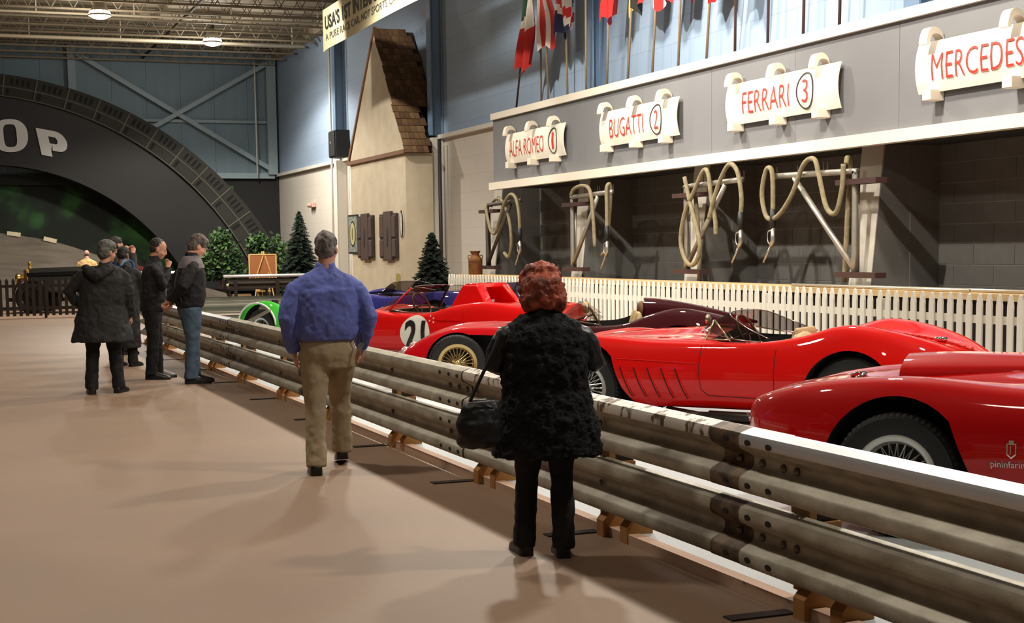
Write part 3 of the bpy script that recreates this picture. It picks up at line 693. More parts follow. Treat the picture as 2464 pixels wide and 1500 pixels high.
for y in (0, -3.6, -7.2, -10.9): MB().tube([(0, y, .95), (0, y, 2.42)], .006, 5).build('cord', M('pipe_dark', (52, 50, 50)), t)

# ================================================================== cars
from mathutils.bvhtree import BVHTree
black = M('well_black', (12, 11, 11), .9); rubber = M('tyre_rubber', (26, 25, 25), .62, bump=.1, bs=80)
chrome = M('chrome', (224, 222, 218), .12, 1.0); gold = M('wheel_gold', (206, 178, 122), .25, .9); silver = M('wheel_silver', (184, 184, 180), .28, .85)
leather = M('leather_cream', (206, 180, 132), .55, bump=.15, bs=20); cabin = M('cabin_dark', (34, 34, 38), .7); exh = M('exhaust_dark', (58, 52, 46), .45, .6)
def paint(name, c, coat=1.0, rough=.28): return M(name, c, .5, 0.0, coat=coat, spec=.05)
HEADS = ('w', 'zs', 'zw', 'zf', 'yf', 'zv', 'yv', 'zc')
def body_mesh(st, sub=5, ns=4):
    """loft: station rows (x, halfwidth, sill z, widest z, fender z, fender y, valley z, valley y, centre z)"""
    rows = catmull(st, sub); rings = []
    for r in rows:
        x, w, zs, zw, zf, yf, zv, yv, zc = r
        key = [(w * .80, zs), (w * .96, zs + .35 * (zw - zs)), (w, zw), (w * (1 - (1 - yf) * .42), zw + .80 * (zf - zw)), (w * yf, zf), (w * yv, zv), (0, zc)]
        half = catmull(key, ns); half[-1][0] = 0
        left = [(0, zs)] + [tuple(p) for p in half]
        ring = [(x, p[0], p[1]) for p in left] + [(x, -p[0], p[1]) for p in left[-2:0:-1]]
        rings.append(ring)
    m = len(rings[0]); n = len(rings); b = MB()
    fs = [(k * m + j, k * m + (j + 1) % m, (k + 1) * m + (j + 1) % m, (k + 1) * m + j) for k in range(n - 1) for j in range(m)]
    # close the ends through their own centre lines so no flat cap shows
    h = m // 2
    for base, flip in ((0, False), ((n - 1) * m, True)):
        for j in range(h):
            a, c, d, e = base + j, base + j + 1, base + (m - j - 1) % m, base + (m - j) % m
            q = [a, c, d, e]
            q = [v for i_, v in enumerate(q) if v not in q[:i_]]
            if len(q) > 2: fs.append(tuple(q) if flip else tuple(q[::-1]))
    b.add([p for r in rings for p in r], fs); return b
def cut(me, cutters, mats):
    cm = MB()
    for kind, mi, a in cutters:
        if kind == 'cyl':
            (x, y0, y1, z, r) = a; cm.lathe([(r, y0), (r, y1)], 40, mi, at=(x, 0, z), axis='y')
        elif kind == 'arch':   # wheel opening with a trailing sweep
            pts, y0, y1 = a; cm.prism(pts, lambda p: (p[0], y0, p[1]), lambda p: (p[0], y1, p[1]), mi)
        elif kind == 'pill':   # rounded plan outline cut from above
            pts, z0, z1 = a; cm.prism(pts, lambda p: (p[0], p[1], z0), lambda p: (p[0], p[1], z1), mi)
    cme = cm.mesh('cutter', mats); co = bpy.data.objects.new('cutter', cme); C.objects.link(co)
    r = apply_mods(me, [('BOOLEAN', dict(operation='DIFFERENCE', solver='EXACT', object=co, material_mode='TRANSFER'))])
    bpy.data.objects.remove(co); return r
def rrect(x0, x1, y, r, n=5):
    P = []
    for cx, cy, a0 in ((x1 - r, y - r, 0), (x0 + r, y - r, 90), (x0 + r, -y + r, 180), (x1 - r, -y + r, 270)):
        for k in range(n + 1):
            a = math.radians(a0 + 90 * k / n); P.append((cx + r * math.cos(a), cy + r * math.sin(a)))
    return P
def car(name, label, wheel, h, half_track=.66, z=.05):
    """wheel: world position of the left front wheel hub foot, h: heading"""
    hv = Vector((h[0], h[1], 0)).normalized(); left = Vector((-hv.y, hv.x, 0))
    o = Vector((wheel[0], wheel[1], 0)) - left * half_track; o.z = z
    return thing(name, label, 'car', o, math.atan2(hv.y, hv.x))
def wheel(parent, x, y, R=.33, W=.15, rimr=.205, mat=None, spokes=24, steer=0.0, seed=0, face=1):
    """tyre mesh is the part; rim, spokes and hub are its pieces. face=+1: outer side towards +y"""
    mat = mat or silver
    w = W / 2; b = MB().lathe([(rimr, -w * .80), (R * .80, -w), (R * .93, -w * .92), (R * .985, -w * .62), (R, -w * .3), (R, w * .3), (R * .985, w * .62), (R * .93, w * .92), (R * .80, w), (rimr, w * .80)], 48, axis='y', cap=False)
    t = b.build('wheel', rubber, parent, 40); t.location = (x, y, R); t.rotation_euler = (0, 0, steer)
    tm = MB(); nT = 120
    for s_ in (-1, 1):
        G = []
        for k in range(nT + 1):
            a = 2 * PI * k / nT; e = .006 if k % 2 else 0.0
            G.append([(math.cos(a) * r_, s_ * y_, math.sin(a) * r_) for r_, y_ in ((R * .95, w * .84), (R * .965 + e, w * .74), (R * .992 + e, w * .52), (R * .996, w * .30))])
        tm.grid(G)
    tm.build('tread', rubber, t)
    MB().lathe([(rimr - .035, -w * .5), (rimr - .03, -w * .8), (rimr + .012, -w * .86), (rimr + .018, -w * .8), (rimr - .005, -w * .4), (rimr - .005, w * .4), (rimr + .018, w * .8), (rimr + .012, w * .88), (rimr - .018, w * .84), (rimr - .03, w * .7), (rimr - .03, w * .3), (rimr - .04, w * .2)], 40, axis='y', cap=False).build('rim', mat, t, 50)
    sp = MB(); r0 = .045
    for k in range(spokes):
        a = 2 * PI * k / spokes
        for da, yh in ((.28, .78), (-.28, .35)):
            sp.tube([(math.cos(a) * r0, face * w * yh, math.sin(a) * r0), (math.cos(a + da) * (rimr - .028), face * w * (.45 if yh > .5 else .1), math.sin(a + da) * (rimr - .028))], .0034, 5)
    sp.build('spokes', mat, t)
    hb = MB().lathe([(.001, -.05), (.05, -.05), (.052, w * .2), (.044, w * .75), (.034, w * .95), (.022, w * 1.05), (.001, w * 1.07)], 16, axis='y', cap=False)
    for a in (0.6, 0.6 + PI): hb.bar((0, w * 1.0, 0), (math.cos(a) * .07, w * 1.02, math.sin(a) * .07), .022, .014, (0, 1, 0))
    if face < 0: hb.v = [(p[0], -p[1], p[2]) for p in hb.v]
    hb.build('hub', chrome if mat is silver else mat, t, 50)
    MB().lathe([(.001, -face * w * .55), (rimr - .03, -face * w * .55)], 24, axis='y', cap=False).build('brake_drum', M('drum_dark', (40, 38, 36), .6, .4), t)
    return t
class Surf:
    """ray-cast helper that lays decals and strips on a body side"""
    def __init__(s, me): s.t = BVHTree.FromPolygons([v.co for v in me.vertices], [p.vertices[:] for p in me.polygons])
    def side(s, x, z, off=.004):
        h = s.t.ray_cast(Vector((x, 2, z)), Vector((0, -1, 0)))
        if h[0] is None: return Vector((x, .7, z))
        n = h[1]; n = n if n.y > 0 else -n
        return h[0] + n * off
    def top(s, x, y, off=.004):
        h = s.t.ray_cast(Vector((x, y, 3)), Vector((0, 0, -1))); n = h[1] if h[0] is not None else Vector((0, 0, 1))
        return (h[0] + (n if n.z > 0 else -n) * off) if h[0] is not None else Vector((x, y, .7))
def side_strip(sf, pts, w, mat, name, parent, off=.003):
    """thin strip following the body side along (x, z) points"""
    b = MB(); P = []
    dense = []
    for (a, c) in zip(pts[:-1], pts[1:]):
        k = max(2, int(math.hypot(c[0] - a[0], c[1] - a[1]) / .05))
        for i in range(k): dense.append((a[0] + (c[0] - a[0]) * i / k, a[1] + (c[1] - a[1]) * i / k))
    dense.append(pts[-1])
    return b.tube([sf.side(x, z, off) for x, z in dense], w, 5).build(name, mat, parent)
def windscreen(parent, base, top, n, gm, fm, fr=.008, frame=True):
    b = catmull(base, n); t = catmull(top, n)
    G = [[Vector(p) * (1 - k / 4) + Vector(q) * (k / 4) + Vector((.015, 0, 0)) * math.sin(PI * k / 4) for k in range(5)] for p, q in zip(b, t)]
    g = MB().grid(G).build('windscreen', gm, parent, True)
    if frame:
        MB().tube([Vector(p) for p in b], fr, 6).build('screen_base', fm, g, True)
        MB().tube([Vector(p) for p in t], fr * .7, 6).build('screen_edge', fm, g, True)
    return g
def steering(parent, x, y, z, r=.18, tilt=.5):
    c, s = math.cos(tilt), math.sin(tilt)
    pts = [(x + r * math.cos(a) * s, y + r * math.sin(a), z + r * math.cos(a) * c) for a in np.linspace(0, 2 * PI, 25)[:-1]]
    b = MB().tube(pts, .012, 6, closed=True)
    for a in (0.5, 2.6, 4.7): b.tube([(x, y, z), (x + r * math.cos(a) * s, y + r * math.sin(a), z + r * math.cos(a) * c)], .008, 5)
    b.tube([(x, y, z), (x + .35, y, z - .12)], .014, 6); return b.build('steering_wheel', M('wood_rim', (90, 56, 30), .4), parent, True)
def seat(parent, x, y, z, mat, w=.42, hgt=.42):
    G = []
    prof = [(.42, .14), (.30, .10), (.12, .07), (.02, .10), (-.05, .25), (-.10, hgt), (-.13, hgt + .04), (-.17, hgt), (-.16, .1), (.40, .0)]
    MB().prism(prof, lambda p: (x + p[0], y - w / 2, z + p[1]), lambda p: (x + p[0], y + w / 2, z + p[1])).build('seat', mat, parent, 50, .02)
glass_clear = glass_mat('perspex', (206, 202, 198), .10); glass_smoke = glass_mat('perspex_smoked', (150, 140, 140), .10)

# ---- D: nearest red car (rounded nose, hood scoop), left front wheel hub at (4.69, 6.55)
redD = paint('paint_deep_red', (190, 8, 12)); redC = paint('paint_bright_red', (222, 16, 12)); redB = paint('paint_crimson', (198, 8, 24)); maroon = paint('paint_maroon', (62, 8, 16)); redA = paint('paint_racing_red', (216, 12, 12))
def arch_pts(x, z, rf, rr, n=14, tail=.18, zb=.0):
    """front of the opening is a circle, the rear edge sweeps back to the sill"""
    P = [(x + rf * math.cos(a), z + rf * math.sin(a)) for a in np.linspace(0, PI * .75, n)]
    P = [(x + rf, zb)] + P
    e = P[-1]; P += [(x - rf * .98 , z + .02), (x - rf - tail, zb)]
    return P
HD = (-.64, .77)
cD = car('racing_car', 'deep red open car with rounded nose and hood scoop, nearest on the right', (4.69, 6.55), HD, .68)
stD = [(1.01, .10, .50, .56, .60, .5, .60, .3, .61), (.97, .28, .42, .55, .65, .6, .64, .35, .655), (.83, .47, .33, .54, .71, .66, .70, .4, .72), (.55, .66, .27, .54, .785, .68, .76, .4, .785), (.15, .77, .24, .54, .835, .70, .79, .4, .84),
       (-.15, .80, .22, .54, .84, .70, .80, .4, .88), (-.6, .80, .20, .54, .81, .72, .83, .4, .91), (-1.1, .80, .2, .54, .80, .76, .86, .45, .93), (-1.7, .81, .2, .54, .80, .80, .82, .5, .83), (-2.2, .83, .22, .56, .88, .74, .84, .4, .86),
       (-2.6, .83, .26, .56, .90, .72, .84, .4, .86), (-3.0, .76, .32, .56, .80, .68, .78, .4, .80), (-3.3, .5, .42, .56, .66, .6, .65, .3, .66), (-3.38, .2, .48, .56, .6, .5, .6, .3, .6)]
bD = body_mesh(stD).mesh('body', [redD, black, cabin])
bD = cut(bD, [('arch', 1, (arch_pts(0, .35, .40, .44, tail=.24), .42, 1.0)), ('arch', 1, (arch_pts(0, .35, .40, .44, tail=.24), -1.0, -.42)), ('cyl', 1, (-2.6, .42, 1.0, .35, .40)), ('cyl', 1, (-2.6, -1.0, -.42, .35, .40)), ('pill', 2, (rrect(-2.0, -1.28, .56, .15), .42, 1.3))], [redD, black, cabin])
link('body', bD, cD, 38); sD = Surf(bD)
wheel(cD, 0, .68, mat=silver); wheel(cD, 0, -.68, mat=silver, face=-1); wheel(cD, -2.6, .68, mat=silver); wheel(cD, -2.6, -.68, mat=silver, face=-1)
# hood scoop
sc_pts = []
G = []
for k in range(12):
    u = k / 11; x = .12 - 1.15 * u; hh = .085 * (1 - u) ** .9 + .004; ww = .22 - .05 * u
    row = []
    for j in range(11):
        a = PI * j / 10; y = -math.cos(a) * ww; zt = sD.top(x, y * 1.0, 0).z; row.append((x, y, zt - .01 + hh * math.sin(a) ** .6))
    G.append(row)
MB().grid(G).build('hood_scoop', redD, cD, True)
MB().add([Vector(p) + Vector((-.03, 0, 0)) for p in G[0]], [tuple(range(11))]).build('scoop_mouth', black, cD)
# nose grille, badge and panel seam
gr = MB()
for k in range(7): gr.tube([(.96, -.21 + k * .07, .44), (1.012, -.21 + k * .07, .57)], .006, 5)
gr.build('grille', chrome, cD, True)
tag(MB().tube([sD.top(.42, .10, .006), sD.top(.38, .14, .02), sD.top(.34, .10, .012), sD.top(.36, .18, .006)], .012, 6).build('hood_ornament', chrome, cD, True), 'small silver ornament on the nose')
seam = M('seam_dark', (70, 10, 12), .7)
MB().tube([sD.top(.26 , y, .001) for y in np.linspace(.30, .20, 6)], .004, 5).build('hood_seam', seam, cD)
me = text_mesh('pininfarina', .046, 1.0, 0, .002); x0, x1 = text_width(me)
for v in me.vertices:
    px = -.50 - (v.co.x - x0) + .12 * v.co.y; pz = .418 + v.co.y; p = sD.side(px, pz, .004 + v.co.z); v.co = p
split_letters(me, M('script_silver', (214, 210, 204), .35, .3), cD, 'script_letter')
MB().prism([(-.024, .035), (.024, .035), (.024, -.022), (0, -.042), (-.024, -.022)], lambda p: sD.side(-.60 - p[0], .505 + p[1], .002), lambda p: sD.side(-.60 - p[0], .505 + p[1], .008)).build('shield_badge', chrome, cD)
MB().prism([(-.018, .029), (.018, .029), (.018, -.018), (0, -.034), (-.018, -.018)], lambda p: sD.side(-.60 - p[0], .505 + p[1], .008), lambda p: sD.side(-.60 - p[0], .505 + p[1], .0095)).build('shield_field', redD, cD)
MB().tube([sD.side(-.597, .53, .011), sD.side(-.597, .485, .011)], .004, 5).build('shield_letter', chrome, cD)
MB().box((-.612, sD.side(-.60, .545).y - .002, .542), (-.588, sD.side(-.60, .545).y + .006, .556)).build('shield_crown', chrome, cD)

# ---- C: bright red car with side louvres, hub at (5.24, 11.85) -> (6.72, 10.0)
HC = (-.625, .78)
cC = car('racing_car', 'bright red open car with five slanted side louvres and side exhaust', (5.24, 11.85), HC, .64)
stC = [(.80, .10, .44, .50, .55, .5, .55, .3, .56), (.76, .26, .38, .49, .60, .55, .59, .35, .61), (.62, .48, .30, .49, .68, .62, .65, .4, .67), (.4, .64, .25, .50, .75, .68, .70, .4, .72), (.1, .72, .22, .5, .79, .70, .73, .4, .76), (-.2, .74, .20, .5, .78, .72, .75, .4, .80),
       (-.6, .745, .19, .5, .755, .76, .77, .42, .83), (-1.0, .75, .19, .5, .75, .80, .79, .45, .84), (-1.5, .76, .19, .5, .745, .84, .76, .5, .77), (-1.9, .77, .20, .52, .80, .76, .77, .42, .78), (-2.2, .78, .22, .54, .885, .72, .80, .38, .82), (-2.4, .78, .24, .54, .90, .70, .80, .36, .82),
       (-2.7, .75, .28, .55, .85, .68, .77, .35, .79), (-3.0, .64, .34, .55, .76, .64, .71, .35, .73), (-3.25, .40, .42, .54, .64, .55, .62, .3, .63), (-3.32, .15, .48, .54, .57, .5, .57, .3, .57)]
bC = body_mesh(stC).mesh('body', [redC, black, cabin])
bC = cut(bC, [('arch', 1, (arch_pts(0, .34, .385, .42, tail=.22), .40, 1.0)), ('arch', 1, (arch_pts(0, .34, .385, .42, tail=.22), -1.0, -.40)), ('cyl', 1, (-2.37, .42, 1.0, .34, .37)), ('cyl', 1, (-2.37, -1.0, -.42, .34, .37)), ('pill', 2, (rrect(-1.92, -1.12, .60, .16), .40, 1.3))], [redC, black, cabin])
link('body', bC, cC, 38); sC = Surf(bC)
wheel(cC, 0, .64, mat=silver); wheel(cC, 0, -.64, mat=silver, face=-1); wheel(cC, -2.37, .64, mat=silver); wheel(cC, -2.37, -.64, mat=silver, face=-1)
lou = M('louvre_dark', (92, 6, 8), .6)
for k in range(5):
    x = -.37 - k * .128
    side_strip(sC, [(x, .525), (x - .10, .275)], .008, lou, 'louvre', cC, .001)
    side_strip(sC, [(x - .016, .525), (x - .116, .275)], .007, redC, 'louvre_lip', cC, .003)
side_strip(sC, [(-1.10, .72), (-1.10, .5), (-1.12, .36), (-1.18, .31), (-1.70, .30), (-1.76, .36), (-1.76, .70)], .004, seam, 'door_seam', cC, .0)
side_strip(sC, [(-.2, .60), (-1.08, .575)], .005, redC, 'crease', cC, .002)
for k, z in enumerate((.135, .055)):
    MB().tube([(-.75, .60, z + .03), (-1.05, .66, z), (-1.15, .66, z), (-1.16, .66, z), (-2.35, .66, z - .01)], [.03, .032, .032, .045, .045], 10).build('exhaust_pipe', exh, cC, True)
windscreen(cC, [(-1.62, .63, .755), (-1.35, .60, .775), (-1.05, .46, .83), (-.93, .15, .85), (-.93, -.15, .85), (-1.05, -.46, .83), (-1.35, -.60, .775), (-1.62, -.63, .755)],
           [(-1.66, .62, .785), (-1.45, .57, .87), (-1.25, .42, .965), (-1.18, .14, .985), (-1.18, -.14, .985), (-1.25, -.42, .965), (-1.45, -.57, .87), (-1.66, -.62, .785)], 5, glass_smoke, chrome, .006)
brass = M('brass', (206, 172, 96), .22, .95); pale_br = M('pale_brass', (214, 200, 160), .2, .9)
q = MB(); q.tube([(-1.12, .655, .765), (-1.18, .60, .93)], .009, 6); q.tube([(-1.18, .60, .93), (-1.34, .645, .76)], .008, 6); q.tube([(-1.13, .652, .775), (-1.33, .645, .77)], .006, 6); q.build('quarter_frame', pale_br, cC, True)
t_ = MB().lathe([(.001, -.02), (.035, -.015), (.045, .0), (.035, .015), (.001, .02)], 14, axis='x', at=(-1.04, .40, .925)).build('mirror', pale_br, cC, True)
for k in range(7): MB().ell((-1.0 + k * -.05 - (.0 if k < 3 else .03), .42 + k * .028, .822 - k * .007), (.012, .012, .012), 8, 5).build('screen_stud', chrome, cC, True)
seat(cC, -1.72, .28, .42, leather); seat(cC, -1.72, -.28, .36, cabin)
MB().ell((-1.88, .40, .74), (.09, .19, .10), 12, 8).build('head_pad', leather, cC, True)
steering(cC, -1.36, .28, .80)
MB().ell((-2.02, .60, .755), (.05, .02, .045), 12, 8).build('fuel_cap', lou, cC, True)
for k in range(11):
    x = -2.55 - k * .055; MB().tube([sC.top(x, -.22 + .1 * s_, .003) for s_ in np.linspace(0, 2.4, 6)], .012, 5).build('deck_louvre', redC, cC, True)
MB().lathe([(.001, -.0), (.05, .0), (.05, .03), (.001, .035)], 12, at=(-2.9, 0, .755)).build('filler_cap', chrome, cC, True)

# ---- B: crimson pontoon-fendered car, hubs (5.26, 15.39) -> (7.47, 14.44)
HB = (-.92, .395)
cB = car('racing_car', 'crimson car with pontoon front fender, gold wire wheels and maroon headrest tail', (5.26, 15.39), HB, .64, .035)
stB = [(.80, .12, .26, .30, .34, .5, .34, .3, .34), (.76, .36, .24, .31, .38, .7, .37, .4, .37), (.60, .58, .22, .34, .46, .74, .43, .4, .43), (.35, .68, .22, .40, .595, .74, .53, .42, .53), (.05, .74, .22, .44, .69, .72, .62, .4, .63), (-.25, .75, .21, .46, .715, .72, .66, .4, .69),
       (-.65, .75, .20, .47, .71, .74, .70, .42, .74), (-1.1, .74, .20, .48, .70, .80, .73, .46, .77), (-1.4, .74, .2, .48, .70, .84, .74, .5, .75)]
stB2 = [(-1.4, .74, .2, .48, .70, .84, .74, .5, .75), (-1.8, .74, .2, .5, .72, .80, .72, .5, .72), (-2.1, .76, .22, .52, .82, .74, .76, .4, .78), (-2.41, .77, .24, .53, .885, .72, .79, .38, .80), (-2.7, .75, .28, .54, .85, .70, .78, .36, .79), (-3.05, .64, .34, .54, .76, .66, .72, .34, .73), (-3.3, .40, .42, .54, .64, .55, .62, .3, .63), (-3.36, .2, .47, .54, .58, .5, .57, .3, .57)]
pont = [(.35, .0), (.35, .30)] + [(.345 * math.cos(a), .31 + .345 * math.sin(a)) for a in np.linspace(.1, PI * .62, 12)] + [(-.40, .62), (-.80, .59), (-.80, .0)]
b1 = cut(body_mesh(stB).mesh('body', [redB, black]), [('arch', 1, (pont, .42, 1.0)), ('arch', 1, (pont, -1.0, -.42)), ('pill', 1, (rrect(-1.9, -1.25, .58, .12), .40, 1.3))], [redB, black])
link('front_body', b1, cB, 38); tag(cB.children[-1], 'crimson front half')
b2 = cut(body_mesh(stB2).mesh('body', [maroon, black]), [('cyl', 1, (-2.41, .42, 1.0, .34, .37)), ('cyl', 1, (-2.41, -1.0, -.42, .34, .37)), ('pill', 1, (rrect(-2.0, -1.2, .60, .12), .40, 1.3))], [maroon, black])
link('rear_body', b2, cB, 38)
G = []
for k in range(14):
    u = k / 13; x = -2.06 - 1.26 * u; w_ = .17 * (1 - u * .75) ; hz = .995 - .27 * u ** 1.5; zb = .70
    G.append([(x, .20 - math.cos(PI * j / 12) * w_ * (1.0), zb + (hz - zb) * math.sin(PI * j / 12) ** .45) for j in range(13)])
MB().grid(G).add(G[0], [tuple(range(13))]).build('headrest_fairing', maroon, cB, 50)
MB().ell((-2.03, .20, .86), (.05, .15, .10), 12, 8).build('head_pad', M('pad_brown', (120, 84, 56), .7), cB, True)
wheel(cB, 0, .66, .315, mat=gold, steer=.12); wheel(cB, 0, -.66, .315, mat=gold, face=-1); wheel(cB, -2.41, .66, .315, mat=gold); wheel(cB, -2.41, -.66, .315, mat=gold, face=-1)
seat(cB, -1.86, .30, .40, leather); seat(cB, -1.86, -.30, .40, leather); steering(cB, -1.5, .28, .82)
windscreen(cB, [(-1.55, .60, .72), (-1.30, .52, .76), (-1.18, .2, .79), (-1.18, -.2, .79), (-1.30, -.52, .76), (-1.55, -.60, .72)], [(-1.60, .59, .80), (-1.44, .48, .91), (-1.36, .2, .95), (-1.36, -.2, .95), (-1.44, -.48, .91), (-1.60, -.59, .80)], 5, glass_clear, chrome, .006)
for s in (-1, 1):
    MB().lathe([(.001, .05), (.05, .035), (.075, .0), (.07, -.05), (.001, -.06)], 16, axis='x', at=(.60, s * .46, .42)).build('headlamp', M('lamp_lens', (210, 190, 186), .15, .2), cB, True)
MB().ell((-1.42, .34, .90), (.05, .10, .07), 10, 6).build('mirror', leather, cB, True)

# ---- A: number 21 car with roll-hoop fin
HA = (-.60, .80)
hA = Vector((HA[0], HA[1], 0)).normalized(); lA = Vector((-hA.y, hA.x, 0)); oA = Vector((5.94, 19.13, .05)) + hA * 1.27 - lA * .80
cA = thing('racing_car', 'red open car with a white roundel numbered 21 and a roll-hoop fin', 'car', oA, math.atan2(hA.y, hA.x))
stA = [(.92, .20, .30, .36, .42, .6, .41, .3, .41), (.86, .46, .24, .37, .48, .72, .45, .4, .45), (.6, .68, .19, .40, .60, .74, .53, .4, .52), (.3, .76, .17, .42, .70, .74, .60, .4, .59), (0, .80, .16, .44, .755, .75, .66, .42, .66), (-.4, .805, .15, .45, .73, .78, .71, .45, .73),
       (-.9, .81, .15, .45, .675, .86, .70, .6, .71), (-1.4, .81, .16, .45, .69, .84, .70, .6, .71), (-1.85, .82, .18, .48, .80, .76, .77, .4, .79), (-2.3, .83, .2, .5, .85, .74, .80, .4, .82), (-2.7, .81, .25, .52, .82, .73, .79, .4, .82), (-3.0, .75, .34, .55, .80, .72, .80, .4, .82), (-3.08, .70, .40, .57, .78, .72, .78, .4, .80)]
bA = cut(body_mesh(stA).mesh('body', [redA, black, cabin]), [('cyl', 1, (0, .44, 1.0, .32, .36)), ('cyl', 1, (0, -1.0, -.44, .32, .36)), ('cyl', 1, (-2.3, .44, 1.0, .26, .31)), ('cyl', 1, (-2.3, -1.0, -.44, .26, .31)), ('pill', 2, (rrect(-1.55, -.62, .60, .15), .36, 1.3))], [redA, black, cabin])
link('body', bA, cA, 38); sA = Surf(bA)
for x, r_ in ((0, .31), (-2.3, .27)):
    wheel(cA, x, .68, r_, .18, .17, silver, 12); wheel(cA, x, -.68, r_, .18, .17, silver, 12, face=-1)
rx, rz, rr = -1.28, .42, .245
k = 36; rings_ = []
G = [[sA.side(rx + rr * q_ / 6 * math.cos(2 * PI * i / k), rz + rr * q_ / 6 * math.sin(2 * PI * i / k), .004) for i in range(k + 1)] for q_ in range(7)]
MB().grid(G).build('roundel', M('roundel_white', (232, 228, 214), .4, coat=.5), cA, True)
me = text_mesh('21', .46, .86, .016, .0); x0, x1 = text_width(me); ys = [v.co.y for v in me.vertices]; cy = (min(ys) + max(ys)) / 2
bm = bmesh.new(); bm.from_mesh(me); bmesh.ops.triangulate(bm, faces=bm.faces[:])
bmesh.ops.subdivide_edges(bm, edges=bm.edges[:], cuts=4, use_grid_fill=True)
for v in bm.verts: v.co = sA.side(rx - (v.co.x - (x0 + x1) / 2), rz + (v.co.y - cy) * 1.02, .010)
bm.to_mesh(me); bm.free(); split_letters(me, M('numeral_black', (20, 18, 18), .5), cA, 'numeral')
MB().tube([sA.side(x, .175, .004) for x in np.linspace(-.42, -1.6, 16)], .006, 5).build('sill_strip', chrome, cA, True)
windscreen(cA, [(-1.42, .64, .70), (-1.02, .63, .705), (-.60, .52, .73), (-.30, .22, .745), (-.30, -.22, .745), (-.60, -.52, .73), (-1.02, -.63, .705), (-1.42, -.64, .70)],
           [(-1.46, .56, 1.0), (-1.22, .52, 1.03), (-1.02, .42, 1.04), (-.96, .2, 1.05), (-.96, -.2, 1.05), (-1.02, -.42, 1.04), (-1.22, -.52, 1.03), (-1.46, -.56, 1.0)], 5, glass_clear, chrome, .006)
MB().tube([(-.70, .60, .715), (-.98, .45, 1.03)], [(.03, .012), (.02, .01)], 8).build('screen_pillar', redA, cA, True)
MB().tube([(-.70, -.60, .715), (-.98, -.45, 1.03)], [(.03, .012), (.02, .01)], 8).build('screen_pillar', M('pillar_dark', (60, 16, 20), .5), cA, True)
# roll hoop fin: two swept pillars and a bridge
f0 = MB()
for s in (1, -1):
    f0.hexa([(-1.62, s * .50, .72), (-2.22, s * .46, .76), (-2.22, s * .30, .80), (-1.62, s * .34, .74), (-1.80, s * .42, 1.06), (-2.02, s * .40, 1.06), (-2.02, s * .20, 1.06), (-1.80, s * .22, 1.06)])
f0.hexa([(-1.79, .40, 1.02), (-2.03, .39, 1.02), (-2.03, -.39, 1.02), (-1.79, -.40, 1.02), (-1.82, .36, 1.085), (-2.00, .36, 1.085), (-2.00, -.36, 1.085), (-1.82, -.36, 1.085)])
f0.build('roll_hoop_fin', redA, cA, 30, .012)
G = [[(-1.60 - .55 * u, .60 + .10 * math.sin(PI * u), .62 + .16 * v - .05 * abs(u - .5)) for v in np.linspace(0, 1, 4)] for u in np.linspace(0, 1, 8)]
MB().grid([[sA.side(-1.62 - .42 * u, .60 + .15 * v * (1 - .35 * u), .012) for v in np.linspace(0, 1, 5)] for u in np.linspace(0, 1, 8)]).build('air_duct_panel', redA, cA, True)
for (x, z) in ((-1.50, .66), (-1.56, .63), (-1.50, .60), (-1.57, .58)): MB().ell(sA.side(x, z, .0), (.016, .010, .016), 8, 5).build('rivet', chrome, cA, True)
MB().ell(sA.side(-.50, .70, .0), (.07, .02, .035), 10, 6).build('fender_mirror', chrome, cA, True)
seat(cA, -1.45, .3, .34, cabin); steering(cA, -1.02, .28, .78)

# ---- blue car behind it
blueP = paint('paint_blue', (52, 50, 128)); navy = paint('paint_navy', (22, 24, 54))
hE = Vector((-.6, .8, 0)); cE = thing('racing_car', 'blue car with a tail spoiler parked behind the number 21 car', 'car', (7.08, 25.85, .05), math.atan2(.8, -.6))
stE = [(.72, .2, .3, .4, .5, .6, .5, .3, .5), (.66, .48, .24, .42, .6, .7, .56, .4, .56), (.4, .7, .2, .46, .76, .74, .66, .4, .66), (0, .78, .18, .48, .85, .74, .72, .4, .72), (-.5, .78, .17, .48, .80, .78, .76, .45, .78), (-1.0, .78, .17, .48, .74, .84, .76, .5, .78), (-1.5, .79, .18, .5, .78, .8, .78, .4, .80), (-2.0, .81, .2, .52, .84, .76, .82, .4, .84), (-2.5, .8, .26, .54, .84, .75, .83, .4, .85), (-2.85, .72, .36, .56, .80, .74, .80, .4, .81), (-2.9, .66, .42, .58, .78, .74, .78, .4, .79)]
bE = cut(body_mesh(stE).mesh('body', [blueP, black, cabin]), [('cyl', 1, (0, .44, 1.0, .33, .38)), ('cyl', 1, (0, -1.0, -.44, .33, .38)), ('cyl', 1, (-2.1, .44, 1.0, .33, .38)), ('cyl', 1, (-2.1, -1.0, -.44, .33, .38)), ('pill', 2, (rrect(-1.5, -.7, .56, .12), .4, 1.3))], [blueP, black, cabin])
link('body', bE, cE, 38)
for x in (0, -2.1): wheel(cE, x, .66, .32, .18, .18, silver, 10); wheel(cE, x, -.66, .32, .18, .18, silver, 10, face=-1)
MB().hexa([(-2.55, .72, .80), (-2.92, .72, .78), (-2.92, -.72, .78), (-2.55, -.72, .80), (-2.85, .72, .95), (-2.97, .72, .97), (-2.97, -.72, .97), (-2.85, -.72, .95)]).build('tail_spoiler', navy, cE, None, .01)
MB().prism([(.45, .70), (-.62, .80), (-.62, .84), (.4, .74)], lambda p: (p[0], -.16, p[1]), lambda p: (p[0], .16, p[1])).build('hood_bulge', navy, cE, None, .01)
